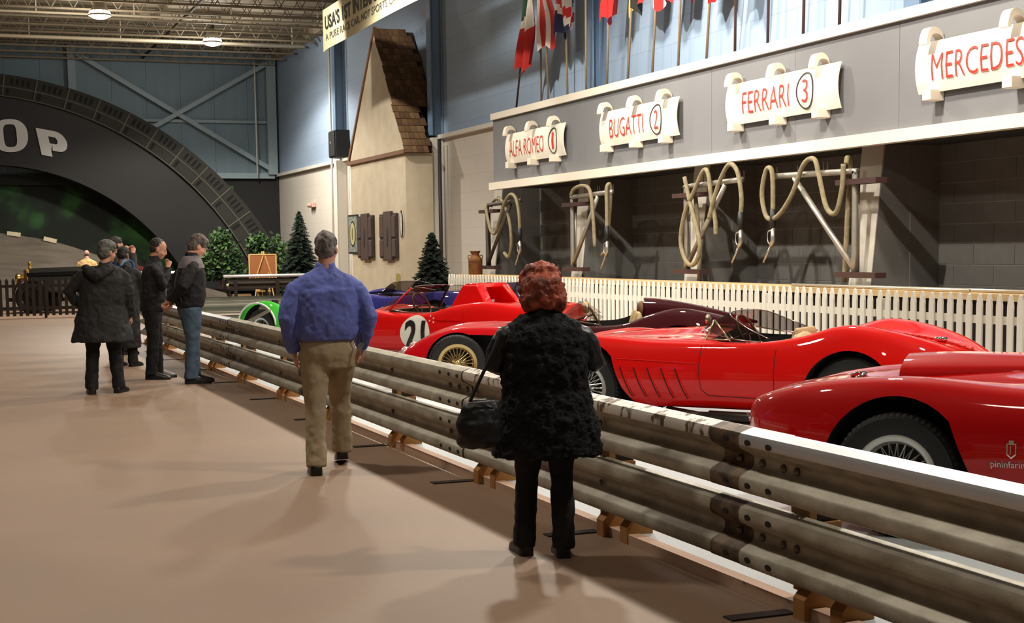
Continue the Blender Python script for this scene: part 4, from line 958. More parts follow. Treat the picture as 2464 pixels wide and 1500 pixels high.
windscreen(cE, [(-1.1, .62, .74), (-.72, .5, .79), (-.62, 0, .80), (-.72, -.5, .79), (-1.1, -.62, .74)], [(-1.16, .56, .92), (-.98, .44, .98), (-.92, 0, 1.0), (-.98, -.44, .98), (-1.16, -.56, .92)], 5, glass_smoke, chrome, .006)

# ---- green car
greenP = paint('paint_lime', (70, 196, 62)); wht = M('stripe_white', (226, 226, 220), .4)
hG = Vector((-.65, .76, 0)); 
cG = car('racing_car', 'lime green car with an open front wheel arch behind the blue shirted man', (4.96, 24.32), (-.65, .76), .68)
stG = [(.70, .25, .22, .3, .36, .6, .35, .3, .35), (.64, .55, .16, .32, .46, .75, .40, .4, .4), (.4, .74, .14, .36, .62, .76, .46, .4, .46), (.1, .84, .13, .4, .72, .76, .52, .42, .52), (-.2, .86, .13, .42, .72, .77, .56, .45, .58), (-.7, .86, .13, .40, .54, .8, .52, .5, .53), (-1.3, .86, .14, .40, .53, .8, .52, .45, .54), (-1.9, .86, .16, .42, .58, .78, .54, .4, .55), (-2.3, .84, .2, .44, .58, .77, .54, .4, .55), (-2.6, .78, .28, .46, .54, .76, .52, .4, .53), (-2.68, .7, .34, .46, .5, .75, .5, .4, .5)]
bG = cut(body_mesh(stG).mesh('body', [greenP, black, cabin]), [('cyl', 1, (0, .42, 1.2, .32, .37)), ('cyl', 1, (0, -1.2, -.42, .32, .37)), ('cyl', 1, (-2.1, .42, 1.2, .25, .30)), ('cyl', 1, (-2.1, -1.2, -.42, .25, .30)), ('pill', 2, (rrect(-1.4, -.7, .5, .12), .3, 1.3))], [greenP, black, cabin])
link('body', bG, cG, 38); sG = Surf(bG)
for x, r_ in ((0, .30), (-2.1, .26)): wheel(cG, x, .68, r_, .20, .16, silver, 10); wheel(cG, x, -.68, r_, .20, .16, silver, 10, face=-1)
MB().tube([(.39 * math.cos(a), .862, .32 + .39 * math.sin(a)) for a in np.linspace(.1, PI - .1, 24)], .016, 6).build('arch_stripe', wht, cG, True)
MB().bar((.16, .90, .40), (-.32, .92, .60), .05, .05).build('steering_arm', M('arm_grey', (150, 144, 132), .4, .6), cG, None, .008)

# ---- black vintage car far left, hub near (2.34, 42.54)
cV = car('vintage_car', 'black vintage touring car behind the dark picket fence', (2.34, 42.54), (-.93, .36), .68, .0)
vb = M('vintage_black', (20, 20, 22), .3, coat=.6); vg = M('vintage_grey', (92, 92, 90), .35, .3)
MB().box((-1.75, -.36, .55), (.18, .36, 1.02)).build('hood_side', vg, cV, None, .03)
MB().prism([(-.40, 1.0), (-.38, 1.10), (-.2, 1.20), (0, 1.22), (.2, 1.20), (.38, 1.10), (.40, 1.0)], lambda p: (.2, p[0], p[1]), lambda p: (-1.75, p[0] * 1.1, p[1] + .05)).build('hood_top', vb, cV)
MB().box((.18, -.38, .52), (.30, .38, 1.20)).build('radiator', M('brass', (206, 172, 96)), cV, None, .03)
MB().lathe([(.001, 0), (.05, 0), (.05, .04), (.03, .07), (.05, .13), (.035, .19), (.001, .21)], 12, at=(.24, 0, 1.20)).build('radiator_mascot', M('brass', (206, 172, 96)), cV, True)
MB().box((-4.0, -.62, .50), (-1.7, .62, 1.10)).build('tub', vb, cV, None, .06)
MB().box((-3.9, -.5, .32), (.7, .5, .42)).build('chassis', vb, cV)
for s in (1, -1):
    MB().lathe([(.001, -.12), (.10, -.10), (.14, .0), (.14, .05), (.001, .06)], 16, axis='x', at=(.42, s * .42, .95)).build('headlamp', M('brass', (206, 172, 96)), cV, True)
    G = [[(.50 * math.cos(a), s * (.55 + .28 * v), .46 + .50 * math.sin(a)) for v in (0, .33, .66, 1)] for a in np.linspace(.2, PI * .85, 12)] + [[(-1.2, s * (.55 + .28 * v), .42) for v in (0, .33, .66, 1)], [(-2.4, s * (.55 + .28 * v), .40) for v in (0, .33, .66, 1)]]
    b = MB().grid(G).build('front_fender', vb, cV, True)
    for x in (0, -3.1): wheel(cV, x, s * .68, .44, .14, .30, vb, 20, face=s)
MB().box((-1.2, .34, .62), (-.5, .38, .9)).build('hood_louvre_panel', M('louvre_grey', (120, 120, 118), .4, .4), cV)

# ================================================================== far end: tyre-shaped bridge, banked track, planting
BY = 53.4
br = thing('tyre_bridge', 'dark arched bridge shaped like a tyre with white letters at the left', 'bridge', (0, BY, 0))
bface = M('bridge_face', (17, 17, 20), .6, var=.1, vs=1); btread = M('bridge_tread', (40, 40, 37), .8, var=.12, vs=2); bslot = M('bridge_slot', (16, 15, 14), .9); bline = M('bridge_line', (92, 90, 80), .8)
co, ro = (1.147, -4.10), 11.79; cm, rm = (1.10, -3.476), 10.43; ci, ri = (1.78, -2.584), 7.21
def arcp(c, r, zmin, n, a1=PI - .35):
    a0 = math.asin(max(-1, min(1, (zmin - c[1]) / r)))
    return [(c[0] + r * math.cos(a), c[1] + r * math.sin(a)) for a in np.linspace(a0, a1, n)]
n = 60
A = arcp(cm, rm, .2, n, 2.3); I_ = arcp(ci, ri, .2, n, 2.45)
G0 = [[(p[0] + (q[0] - p[0]) * k / 4, 0, p[1] + (q[1] - p[1]) * k / 4) for k in range(5)] for p, q in zip(A, I_)]
m = MB().grid(G0).grid([[(x, .75, z) for x, y, z in r] for r in G0])
m.grid([[(p[0], 0, p[1]), (p[0], .75, p[1])] for p in I_]); m.build('arch_face', bface, br, 40)
Ao = arcp(co, ro, 1.0, n, 2.25); Am = arcp(cm, rm + .02, .9, n, 2.28)
G1 = [[(p[0] + (q[0] - p[0]) * k / 3, -.12, p[1] + (q[1] - p[1]) * k / 3) for k in range(4)] for p, q in zip(Ao, Am)]
m = MB().grid(G1).grid([[(p[0], -.12, p[1]), (p[0], .75, p[1])] for p in Ao]).grid([[(p[0], -.12, p[1]), (p[0], .0, p[1])] for p in Am])
m.build('tread_band', btread, br, 40)
def polar(f, a):   # point on the band: f 0 = outer edge, 1 = inner edge
    p = (co[0] + ro * math.cos(a), co[1] + ro * math.sin(a)); dx, dz = cm[0] - p[0], cm[1] - p[1]; d = math.hypot(dx, dz)
    q = (cm[0] - dx / d * (rm + .02), cm[1] - dz / d * (rm + .02)); return (p[0] + (q[0] - p[0]) * f, p[1] + (q[1] - p[1]) * f)
seg = math.radians(5.2); a = .47
while a < 2.2:
    MB().tube([(polar(f, a)[0], -.135, polar(f, a)[1]) for f in (.04, .5, .98)], .028, 6).build('tread_rib', bline, br)
    for k in range(4):
        b0 = a + seg * (.20 + k * .17); b1 = b0 + seg * .085
        P = [polar(.14, b0), polar(.14, b1), polar(.44, b1), polar(.44, b0)]
        MB().prism(P, lambda p: (p[0], -.125, p[1]), lambda p: (p[0], -.118, p[1])).build('tread_slot', bslot, br)
    P = [polar(.62, a + seg * .80), polar(.62, a + seg * .90), polar(.90, a + seg * .90), polar(.90, a + seg * .80)]
    MB().prism(P, lambda p: (p[0], -.125, p[1]), lambda p: (p[0], -.118, p[1])).build('tread_slot', bslot, br)
    a += seg
MB().tube([(polar(.55, a_)[0], -.13, polar(.55, a_)[1]) for a_ in np.linspace(.46, 2.2, 60)], .022, 6).build('tread_line', bline, br)
MB().tube([(polar(.99, a_)[0], -.13, polar(.99, a_)[1]) for a_ in np.linspace(.46, 2.2, 60)], .022, 6).build('tread_edge', bline, br)
lw = M('letter_white', (214, 214, 216), .5)
k = 40; cx, cz = 2.47, 5.60; tl = -.05
def oo(p): c_, s_ = math.cos(tl), math.sin(tl); return (cx + p[0] * c_ + p[1] * s_, cz - p[0] * s_ + p[1] * c_)
sup = lambda a, rx, rz, e: (rx * math.copysign(abs(math.cos(a)) ** e, math.cos(a)), rz * math.copysign(abs(math.sin(a)) ** e, math.sin(a)))
MB().ring([oo(sup(2 * PI * i / k, .57, .55, .85)) for i in range(k)], [oo(sup(2 * PI * i / k, .21, .38, .55)) for i in range(k)], lambda p: (p[0], -.06, p[1]), lambda p: (p[0], .01, p[1])).build('letter', lw, br)
px, pz, tl2 = 3.38, 5.42, -.175
def pp(p): c_, s_ = math.cos(tl2), math.sin(tl2); return (px + p[0] * c_ - p[1] * s_ * -1, pz + p[0] * s_ + p[1] * c_)
bo = [(.0, .46), (.62, .46)] + [(.62 + .34 * math.cos(a), .11 + .35 * math.sin(a)) for a in np.linspace(PI / 2, -PI / 2, 10)] + [(.36, -.24), (.36, -.46), (0, -.46), (0, -.2), (0, .1)]
bi = [(.36, .24), (.5, .24)] + [(.56 + .08 * math.cos(a), .12 + .12 * math.sin(a)) for a in np.linspace(PI / 2, -PI / 2, 10)] + [(.45, 0.0), (.38, .0), (.36, .02), (.36, .1), (.36, .2)]
MB().ring([pp(p) for p in bo], [pp(p) for p in bi], lambda p: (p[0], -.06, p[1]), lambda p: (p[0], .01, p[1])).build('letter', lw, br)

# header and painted forest backdrop under the arch
o = MB().box((-8, EY - .25, 4.0), (9.5, EY - .02, 4.36)).build('header_panel', M('header_dark', (36, 38, 38), .8), we)
mur = bpy.data.materials.new('mural_forest'); mur.use_nodes = True; nt = mur.node_tree; b = nt.nodes['Principled BSDF']; b.inputs['Roughness'].default_value = .85
tcn = nt.nodes.new('ShaderNodeTexCoord'); n1 = nt.nodes.new('ShaderNodeTexNoise'); n1.inputs['Scale'].default_value = .62; n1.inputs['Detail'].default_value = 3; nt.links.new(tcn.outputs['Object'], n1.inputs['Vector'])
cr = nt.nodes.new('ShaderNodeValToRGB'); nt.links.new(n1.outputs['Fac'], cr.inputs[0])
els = cr.color_ramp.elements; els[0].position = .44; els[0].color = (*lin((20, 26, 20)), 1); els[1].position = .66; els[1].color = (*lin((50, 96, 44)), 1); e = els.new(.52); e.color = (*lin((24, 44, 28)), 1); e = els.new(.58); e.color = (*lin((40, 76, 36)), 1)
nt.links.new(cr.outputs[0], b.inputs['Base Color'])
tag(MB().box((-7.9, EY - .06, .0), (10.2, EY - .0, 4.0)).build('painted_backdrop', mur, we), 'dark painted forest backdrop under the bridge arch')

# banked track surface
bt = M('track_asphalt', (92, 84, 74), .8, col2=(70, 62, 54), vs=1.2, lo=.35, hi=.65, stretch=(.5, 2.2, 2.2), bump=.1)
top = catmull([(-7.0, 51.5, 3.2), (-2.0, 51.0, 2.85), (2.0, 50.5, 2.28), (3.6, 50.2, 1.98), (5.4, 50.0, 1.35), (7.2, 50.0, .75), (9.0, 50.2, .22)], 8)
bot = catmull([(-7.0, 44.6, .02), (-2.0, 44.6, .02), (2.0, 44.8, .02), (3.6, 45.2, .02), (5.4, 46.2, .02), (7.2, 47.6, .02), (9.0, 49.6, .02)], 8)
G = [[(p[0] * (1 - u) + q[0] * u, p[1] * (1 - u) + q[1] * u, q[2] + (p[2] - q[2]) * ((1 - u) ** 1.5)) for u in np.linspace(0, 1, 14)] for p, q in zip(top, bot)]
tr = thing('banked_track', 'steep banked grey track model rising at the far left', 'track', (0, 0, 0))
MB().grid(G).build('track_surface', bt, tr, True)
MB().grid([[p, (p[0], p[1] + .12, p[2]), (p[0], p[1] + .12, 0)] for p in [tuple(t_) for t_ in top]]).build('track_edge', M('track_edge', (96, 78, 54), .85), tr)
kb = M('kerb_block_white', (200, 190, 160), .7); kr = M('kerb_block_red', (92, 24, 22), .7)
for x, mt in ((.9, kb), (2.36, kb), (3.36, kb), (5.55, kr), (6.1, kr)):
    j = min(range(len(top)), key=lambda i_: abs(top[i_][0] - x)); p = top[j]; q = top[min(j + 1, len(top) - 1)]; d = (Vector(q) - Vector(p)).normalized()
    MB().bar(Vector(p) - d * .2 + Vector((0, -.05, .03)), Vector(p) + d * .2 + Vector((0, -.05, .03)), .16, .13).build('kerb_block', mt, tr)

# dark picket fence in front of the vintage car
df = thing('picket_fence', 'low dark picket fence in front of the vintage car', 'fence', (0, 39.4, 0))
dwd = M('fence_dark', (44, 32, 28), .8, var=.15)
dk_me = MB().prism([(-.04, .06), (-.04, .94), (0, 1.02), (.04, .94), (.04, .06)], lambda p: (p[0], -.02, p[1]), lambda p: (p[0], .0, p[1])).mesh('picket', dwd)
x = -3.0
while x < 4.4:
    b = link('picket', dk_me, df); b.location = (x, 0, 0); x += .158
for z in (.22, .78): MB().box((-3.1, .0, z), (4.4, .03, z + .07)).build('rail', dwd, df)
for x in (-2.2, .2, 2.5, 4.3): MB().box((x - .03, .03, 0), (x + .03, .09, .95)).build('post', dwd, df)

# ------------------------------------------------------------------ planting
bed = MB().grid([[(x, y, .012) for y in (44.2, 48.0, 53.3)] for x in (7.6, 9.5, 11.85)]).build('floor_bed', M('mulch', (54, 42, 32), .95, var=.3, vs=6, bump=.4, bs=30)); bed['kind'] = 'structure'
leafA = [M('leaf_a%d' % i, c, .55, bump=.05) for i, c in enumerate([(50, 80, 38), (74, 108, 52), (34, 56, 30)])]
bark = M('bark', (70, 56, 42), .9, var=.2)
def leaf_cloud(blobs, n, size, mats, seed):
    r = random.Random(seed); b = MB()
    for k in range(n):
        cx, cy, cz, rx, ry, rz = r.choice(blobs)
        while True:
            u = Vector((r.uniform(-1, 1), r.uniform(-1, 1), r.uniform(-1, 1)))
            if .35 < u.length < 1: break
        p = Vector((cx + u.x * rx, cy + u.y * ry, cz + u.z * rz)); d = Vector((r.uniform(-1, 1), r.uniform(-1, 1), r.uniform(-.7, .7))).normalized(); s = size * r.uniform(.7, 1.3)
        a = d.orthogonal().normalized() * s * .42; nn = d.cross(a).normalized() * s * .12
        b.add([p, p + d * s * .5 + a + nn, p + d * s, p + d * s * .5 - a + nn], [(0, 1, 2), (0, 2, 3)], r.randrange(len(mats)))
    return b
def shrub(label, x, y, blobs, n, size, seed):
    t = thing('leafy_shrub', label, 'shrub', (x, y, 0), 0, 'shrubs by the far wall')
    o = leaf_cloud(blobs, n, size, leafA, seed).build('foliage', leafA, t); o['kind'] = 'stuff'
    for k in range(4):
        a = k * 1.7 + seed; MB().tube([(0, 0, 0), (.1 * math.cos(a), .1 * math.sin(a), .5), (.3 * math.cos(a), .3 * math.sin(a), 1.5)], [.03, .025, .01], 6).build('stem', bark, t, True)
    MB().lathe([(.001, 0), (.2, 0), (.26, .34), (.28, .36), (.24, .36), (.22, .30), (.001, .30)], 16, cap=False).build('pot', M('pot_dark', (44, 36, 32), .7), t, 40)
shrub('bushy leafy shrub just right of the man in jeans', 8.95, 50.6, [(0, 0, 1.5, .62, .5, .75), (-.3, 0, 1.1, .5, .4, .5), (.35, 0, 1.2, .45, .4, .5), (0, 0, 2.0, .35, .3, .35)], 950, .17, 3)
shrub('leafy shrub behind the easel board', 10.55, 50.6, [(0, 0, 1.55, .68, .5, .7), (-.35, 0, 1.9, .35, .3, .3), (.45, 0, 1.3, .5, .4, .6), (0, 0, .9, .6, .4, .4)], 1000, .17, 5)
def conifer(label, x, y, z0, h, rad, seed, ns, mats):
    t = thing('conifer', label, 'tree', (x, y, z0), 0, 'artificial conifers'); r = random.Random(seed); b = MB()
    for k in range(ns):
        f = (k / ns) ** .85; z = h * (.06 + .92 * f); L = rad * (1 - f) ** .85 + .05; a = k * 2.39996 + r.uniform(-.3, .3); L *= r.uniform(.78, 1.15)
        tip = Vector((math.cos(a) * L, math.sin(a) * L, z - L * .22 + r.uniform(-.03, .03))); base = Vector((0, 0, z + .03))
        m_ = max(4, int(L / .05))
        for j in range(m_):
            u = (j + .5) / m_; p = base.lerp(tip, u); side = Vector((-math.sin(a), math.cos(a), 0))
            wv = .20 * (1 - u * .5) * min(1, L * 2.0) + .03
            for s in (-1, 1):
                d = (side * s + (tip - base).normalized() * 1.1 + Vector((0, 0, r.uniform(-.25, .35)))).normalized() * wv
                nn = d.cross(Vector((0, 0, 1))).normalized() * .03
                b.add([p - nn, p + nn, p + d], [(0, 1, 2)], r.randrange(len(mats)))
                b.add([p + Vector((0, 0, .02)), p + Vector((0, 0, -.02)), p + d * .9 + Vector((0, 0, .03))], [(0, 1, 2)], r.randrange(len(mats)))
    o = b.build('foliage', mats, t); o['kind'] = 'stuff'
    MB().tube([(0, 0, -min(z0, .0)), (0, 0, h * .95)], [.04, .01], 8).build('trunk', bark, t, True)
    MB().lathe([(.001, 0), (.13, 0), (.16, .16), (.14, .16), (.001, .14)], 14, cap=False).build('pot', M('pot_dark', (44, 36, 32)), t, 40)
pine = [M('needle_%d' % i, c, .7) for i, c in enumerate([(22, 34, 24), (30, 46, 30), (16, 24, 18)])]
pine2 = [M('needle_far_%d' % i, c, .7) for i, c in enumerate([(34, 52, 40), (44, 64, 46), (26, 40, 32)])]
conifer('tall conical conifer against the white wall behind the easel', 10.95, 47.6, 0, 2.9, .78, 4, 330, pine2)
conifer('small dark conifer between the house front and the white fence', 10.3, 31.75, .0, 1.98, .62, 9, 320, pine)

# ------------------------------------------------------------------ easel with cork board, low table with oddments
ez = thing('easel', 'wooden easel holding a cork board before the shrubs', 'easel', (10.05, 49.2, 0), -.12)
ew = M('easel_wood', (206, 168, 104), .6, var=.1); cork = M('cork', (150, 92, 50), .85, var=.1, vs=30)
for (a, b) in (((-.30, -.18, 0), (.0, .06, 1.60)), ((.36, -.18, 0), (.04, .06, 1.60)), ((.0, .5, 0), (.02, .06, 1.55))): MB().tube([a, b], .022, 6).build('leg', ew, ez)
MB().box((-.44, -.06, .62), (.44, -.03, 1.50)).build('cork_board', cork, ez)
for a, b in (((-.46, -.07, .60), (.46, -.02, .64)), ((-.46, -.07, 1.48), (.46, -.02, 1.52)), ((-.46, -.07, .60), (-.42, -.02, 1.52)), ((.42, -.07, .60), (.46, -.02, 1.52))): MB().box(a, b).build('board_frame', ew, ez)
for (a, b) in (((-.27, -.19, .12), (.03, -.03, 1.46)), ((.33, -.19, .12), (.08, -.03, 1.46))): MB().tube([(a[0], -.10, .64), (b[0], -.075, 1.46)], .02, 6).build('front_strut', ew, ez)
tb = thing('low_table', 'low dark bench with pale boxes and oddments behind the far guardrail', 'table', (9.1, 47.5, 0), -.1)
MB().box((-.55, -.2, .40), (.75, .2, .45)).build('table_top', M('bench_dark', (40, 28, 24), .7), tb)
for x in (-.5, .68):
    for y in (-.16, .16): MB().box((x, y - .025, 0), (x + .05, y + .025, .40)).build('leg', M('bench_dark', (40, 28, 24)), tb)
for k, (x, w, h, c, nm, lb) in enumerate([(-.42, .30, .17, (206, 186, 150), 'bundle', 'crumpled pale bundle on the low bench'), (-.08, .14, .10, (232, 228, 220), 'bowl', 'white bowl on the low bench'), (.16, .07, .20, (212, 150, 70), 'bottle', 'amber bottle on the low bench'), (.42, .08, .22, (220, 176, 70), 'bottle', 'taller yellow bottle at the right of the low bench')]):
    q = MB()
    if nm == 'bottle': q.lathe([(.001, 0), (w * .5, 0), (w * .5, h * .6), (w * .2, h * .78), (w * .2, h), (.001, h)], 12, cap=False)
    elif nm == 'bowl': q.lathe([(.001, 0), (w * .3, 0), (w * .5, h), (w * .45, h), (w * .25, .02), (.001, .02)], 16, cap=False)
    else: q.ell((0, 0, h * .5), (w * .5, w * .4, h * .5), 12, 8); q.v = [(p[0] + .02 * math.sin(p[2] * 90 + p[1] * 40), p[1], max(0, p[2] + .012 * math.sin(p[0] * 80))) for p in q.v]
    o = q.build(nm, M('oddment_%d' % k, c, .6), None, True); o.location = (9.1 + x, 47.5 - x * .1, .45); tag(o, lb, nm)
tag(MB().box((8.70, 47.4, .0), (9.3, 47.7, .26)).build('carton', M('carton', (190, 158, 116), .8)), 'plain carton under the low bench', 'box')
st = thing('stool', 'pale wooden stool frame beside the easel', 'stool', (9.8, 47.9, 0))
for x in (-.16, .16):
    for y in (-.14, .14): MB().box((x - .02, y - .02, 0), (x + .02, y + .02, .48)).build('leg', ew, st)
MB().box((-.2, -.18, .30), (.2, .18, .33)).build('shelf', ew, st)

# ================================================================== people
TX = {}
def clouds(scale):
    if scale not in TX:
        t = bpy.data.textures.new('wrinkle_%g' % scale, 'CLOUDS'); t.noise_scale = scale; t.noise_depth = 2; TX[scale] = t
    return TX[scale]
def ringloft(b, rows, n=28, e=.85):
    """rows: (z, cx, cy, rx, ry) or with a 6th lean entry; superellipse rings stacked upwards"""
    rings = []
    for (z, cx, cy, rx, ry) in rows:
        rg = []
        for j in range(n):
            a = 2 * PI * j / n; c_, s_ = math.cos(a), math.sin(a)
            rg.append((cx + rx * math.copysign(abs(c_) ** e, c_), cy + ry * math.copysign(abs(s_) ** e, s_), z))
        rings.append(rg)
    k = len(rings)
    fs = [(i * n + j, i * n + (j + 1) % n, (i + 1) * n + (j + 1) % n, (i + 1) * n + j) for i in range(k - 1) for j in range(n)]
    fs += [tuple(range(n))[::-1], tuple((k - 1) * n + j for j in range(n))]
    return b.add([p for r in rings for p in r], fs)
def skin(b, vox, mats, name, parent, wr=None, smooth=6, dense=None):
    me = b.mesh(name, mats)
    mods = [('REMESH', dict(mode='VOXEL', voxel_size=vox)), ('SMOOTH', dict(factor=.5, iterations=smooth))]
    if wr:
        for sc_, st_ in wr: mods.append(('DISPLACE', dict(texture=clouds(sc_), strength=st_, mid_level=.5, texture_coords='LOCAL')))
    r = apply_mods(me, mods)
    r.materials.clear(); r.materials.append(mats); r.polygons.foreach_set('material_index', [0] * len(r.polygons))
    return link(name, r, parent, True)
def V3(p): return Vector(p)
def hand(b, wrist, fwd, pnorm, curl=.5, side=1, s=1.0):
    """palm, four unequal fingers and a thumb; pnorm points out of the palm"""
    f = V3(fwd).normalized(); n = V3(pnorm); n = (n - f * n.dot(f)).normalized(); r = f.cross(n) * side
    w = V3(wrist); pc = w + f * .055 * s
    b.tube([w - f * .02, w + f * .02, pc, w + f * .095 * s], [(.024, .020), (.034 * s, .018), (.043 * s, .017), (.040 * s, .015)], 10)
    for k, (off, L) in enumerate(((.031, .068), (.010, .078), (-.011, .072), (-.031, .056))):
        p = w + f * .088 * s + r * off * s; a = 0.0; pts = [p]; d = f
        for seg in (.45, .32, .26):
            a += curl * .9; d = f * math.cos(a) + n * math.sin(a); pts.append(pts[-1] + d * L * seg * s)
        b.tube(pts, [.0095 * s, .0092 * s, .0085 * s, .007 * s], 8)
    p = w + f * .03 * s + r * .034 * s; q = p + (f * .5 + r * .7 + n * .35).normalized() * .035 * s
    b.tube([p, q, q + (f * .85 + r * .15 + n * .5).normalized() * .035 * s, q + (f * .8 - r * .1 + n * .6).normalized() * .058 * s], [.013 * s, .0115 * s, .0105 * s, .008 * s], 8)
def person(label, loc, facing, H, skinc, hair, top, trousers, feet, arms, headturn=(0, 0), lean=(0, 0), build=1.0, shoes=(20, 19, 19), topkw=None, noleg=False, hairstyle='short', belt=None, voxb=.009, grp='visitors'):
    """feet: ((x, y, yaw, lift) left, right); arms: ((elbow, wrist, palm normal, curl) left, right) in local metres for the figure"""
    t = thing('person', label, 'person', loc, math.atan2(-facing[0], facing[1]), grp)
    k = H / 1.75; sk = M('skin_%d_%d_%d' % skinc, skinc, .55, var=.05)
    lx, ly = lean; W = build
    def L(z): return (lx * max(0, z - .9 * k), ly * max(0, z - .9 * k))      # torso lean offset at height z
    hipz, shz = .90 * k, 1.43 * k
    # ---- head frame
    nb = V3((L(1.47 * k)[0], L(1.47 * k)[1] - .01, 1.47 * k)); yaw, pit = headturn
    Rm = Matrix.Rotation(-yaw, 3, 'Z') @ Matrix.Rotation(-pit, 3, 'X')
    hc = nb + Rm @ V3((0, .02, .155 * k))
    def Hd(p): return hc + Rm @ (V3(p) * k)
    b = MB()
    def he(c, r): b.ell(Hd(c), [v * k for v in r], 16, 12, rot=Rm)
    he((0, -.012, .035), (.074, .095, .088)); he((0, .025, -.03), (.062, .072, .085)); he((0, .050, -.085), (.036, .038, .032)); he((0, .072, .012), (.05, .02, .018))
    he((0, .098, -.022), (.013, .020, .020)); he((0, .088, .0), (.009, .014, .028)); he((0, .084, -.058), (.024, .010, .008)); he((0, .082, -.070), (.021, .010, .008))
    for s in (-1, 1): he((s * .076, -.008, -.012), (.010, .020, .032)); he((s * .040, .062, -.035), (.022, .02, .022))
    b.tube([nb - V3((0, 0, .07 * k)), nb + V3((0, 0, .02)), Hd((0, -.012, -.05))], [.068 * k, .056 * k, .058 * k], 14)
    # trunk, legs and arms of the body
    ringloft(b, [(hipz - .06 * k, 0, 0, .13 * k * W, .09 * k), (1.05 * k, *L(1.05 * k), .125 * k * W, .085 * k * W), (1.25 * k, *L(1.25 * k), .14 * k * W, .09 * k * W), (1.40 * k, *L(1.40 * k), .14 * k, .075 * k), (1.49 * k, *L(1.49 * k), .06 * k, .05 * k)])
    legs = []
    for s, (fx, fy, yw, lift) in zip((-1, 1), feet):
        hip = V3((s * .09 * k, 0, hipz)); ank = V3((fx, fy - .02, .085 * k + lift)); mid = (hip + ank) / 2
        bend = .015 + .5 * max(0, .80 * k - (hip - ank).length)
        kn = mid + V3((s * .0, bend + (.05 if lift > .02 else 0), .02)); legs.append((hip, kn, ank, yw))
        b.tube([hip, hip.lerp(kn, .5), kn, kn.lerp(ank, .4), ank], [.075 * k, .065 * k, .05 * k, .05 * k, .035 * k], 12)
    sh = []
    for s, (el, wr, pn, cu) in zip((-1, 1), arms):
        so = V3((s * .175 * k * W + L(shz)[0], L(shz)[1], shz - .015 * k)); el, wr = V3(el), V3(wr); sh.append((so, el, wr))
        b.tube([so.lerp(V3((0, so.y, so.z)), .25) + V3((0, 0, -.03)), so.lerp(el, .5), el, el.lerp(wr, .4), wr], [.026 * k, .038 * k, .036 * k, .036 * k, .026 * k], 12)
        if pn is not None: hand(b, wr, (wr - el), pn, cu, -s, k)
    bo = skin(b, voxb, sk, 'body', t, smooth=3)
    for s in (-1, 1):
        e = MB().ell(Hd((s * .030, .079, .008)), (.010, .006, .006), 8, 6, rot=Rm).build('eye', M('eye_dark', (30, 24, 20), .3), t, True)
        MB().ell(Hd((s * .032, .084, .026)), (.019, .006, .005), 8, 6, rot=Rm).build('eyebrow', M('brow', (50, 40, 34), .8), t, True)
    MB().ell(Hd((0, .0935, -.064)), (.019, .005, .004), 10, 6, rot=Rm).build('mouth', M('lips', (150, 88, 76), .5), t, True)
    # ---- hair
    hcol, kind = hair
    hm = M('hair_%d_%d_%d' % hcol, hcol, .6, col2=tuple(int(v * .55) for v in hcol), vs=22, lo=.35, hi=.65, bump=.5, bs=70, stretch=(1, 1, .5))
    b = MB()
    def hh(c, r): b.ell(Hd(c), [v * k for v in r], 16, 12, rot=Rm)
    if kind == 'short':
        hh((0, -.022, .050), (.080, .100, .086)); hh((0, -.050, .0), (.076, .066, .075)); 
    elif kind == 'thick':
        hh((0, -.015, .062), (.092, .110, .092)); hh((0, -.050, .0), (.088, .075, .095)); hh((0, .05, .085), (.07, .05, .045))
    elif kind == 'receding':
        hh((0, -.040, .052), (.079, .092, .082)); hh((0, -.055, -.005), (.077, .062, .070))
    elif kind == 'bald':
        hh((0, -.055, -.02), (.077, .055, .045))
    elif kind == 'bouffant':
        hh((0, -.02, .070), (.130, .130, .108)); hh((0, -.055, -.01), (.142, .115, .125)); hh((-.075, -.05, -.085), (.07, .08, .07)); hh((.075, -.05, -.085), (.07, .08, .07)); hh((0, -.075, -.09), (.09, .07, .07))
    if kind != 'none':
        wr = [(.03, .022)] if kind != 'bouffant' else [(.035, .034), (.013, .014)]
        skin(b, .009, hm, 'hair', t, wr=wr, smooth=2)
    # ---- trousers
    tcol = trousers; r0 = topkw or {}
    tm = M('cloth_%d_%d_%d' % tcol, tcol, .85, var=.12, vs=9, bump=.12, bs=25)
    b = MB(); tw = r0.get('legw', 1.0)
    ringloft(b, [(hipz - .14 * k, 0, 0, .165 * k * W, .115 * k * W), (hipz - .02 * k, 0, -.012, .185 * k * W, .13 * k * W), (hipz + .06 * k, *L(hipz + .06), .178 * k * W, .122 * k * W), (hipz + .13 * k, *L(hipz + .13 * k), .168 * k * W, .115 * k * W)])
    for (hip, kn, ank, yw) in legs:
        hp = hip + V3((0, -.005, -.02)); a2 = ank + V3((0, -.005, -.03))
        b.tube([hp, hp.lerp(kn, .45), kn, kn.lerp(a2, .55), a2], [(.098 * k * W * tw, .11 * k * W * tw), .093 * k * W * tw, .078 * k * tw, .074 * k * tw, .076 * k * tw], 16)
    skin(b, .011, tm, 'trousers', t, wr=[(.11, .020), (.05, .010)])
    # ---- shoes
    sm = M('shoe_%d_%d_%d' % shoes, shoes, .4)
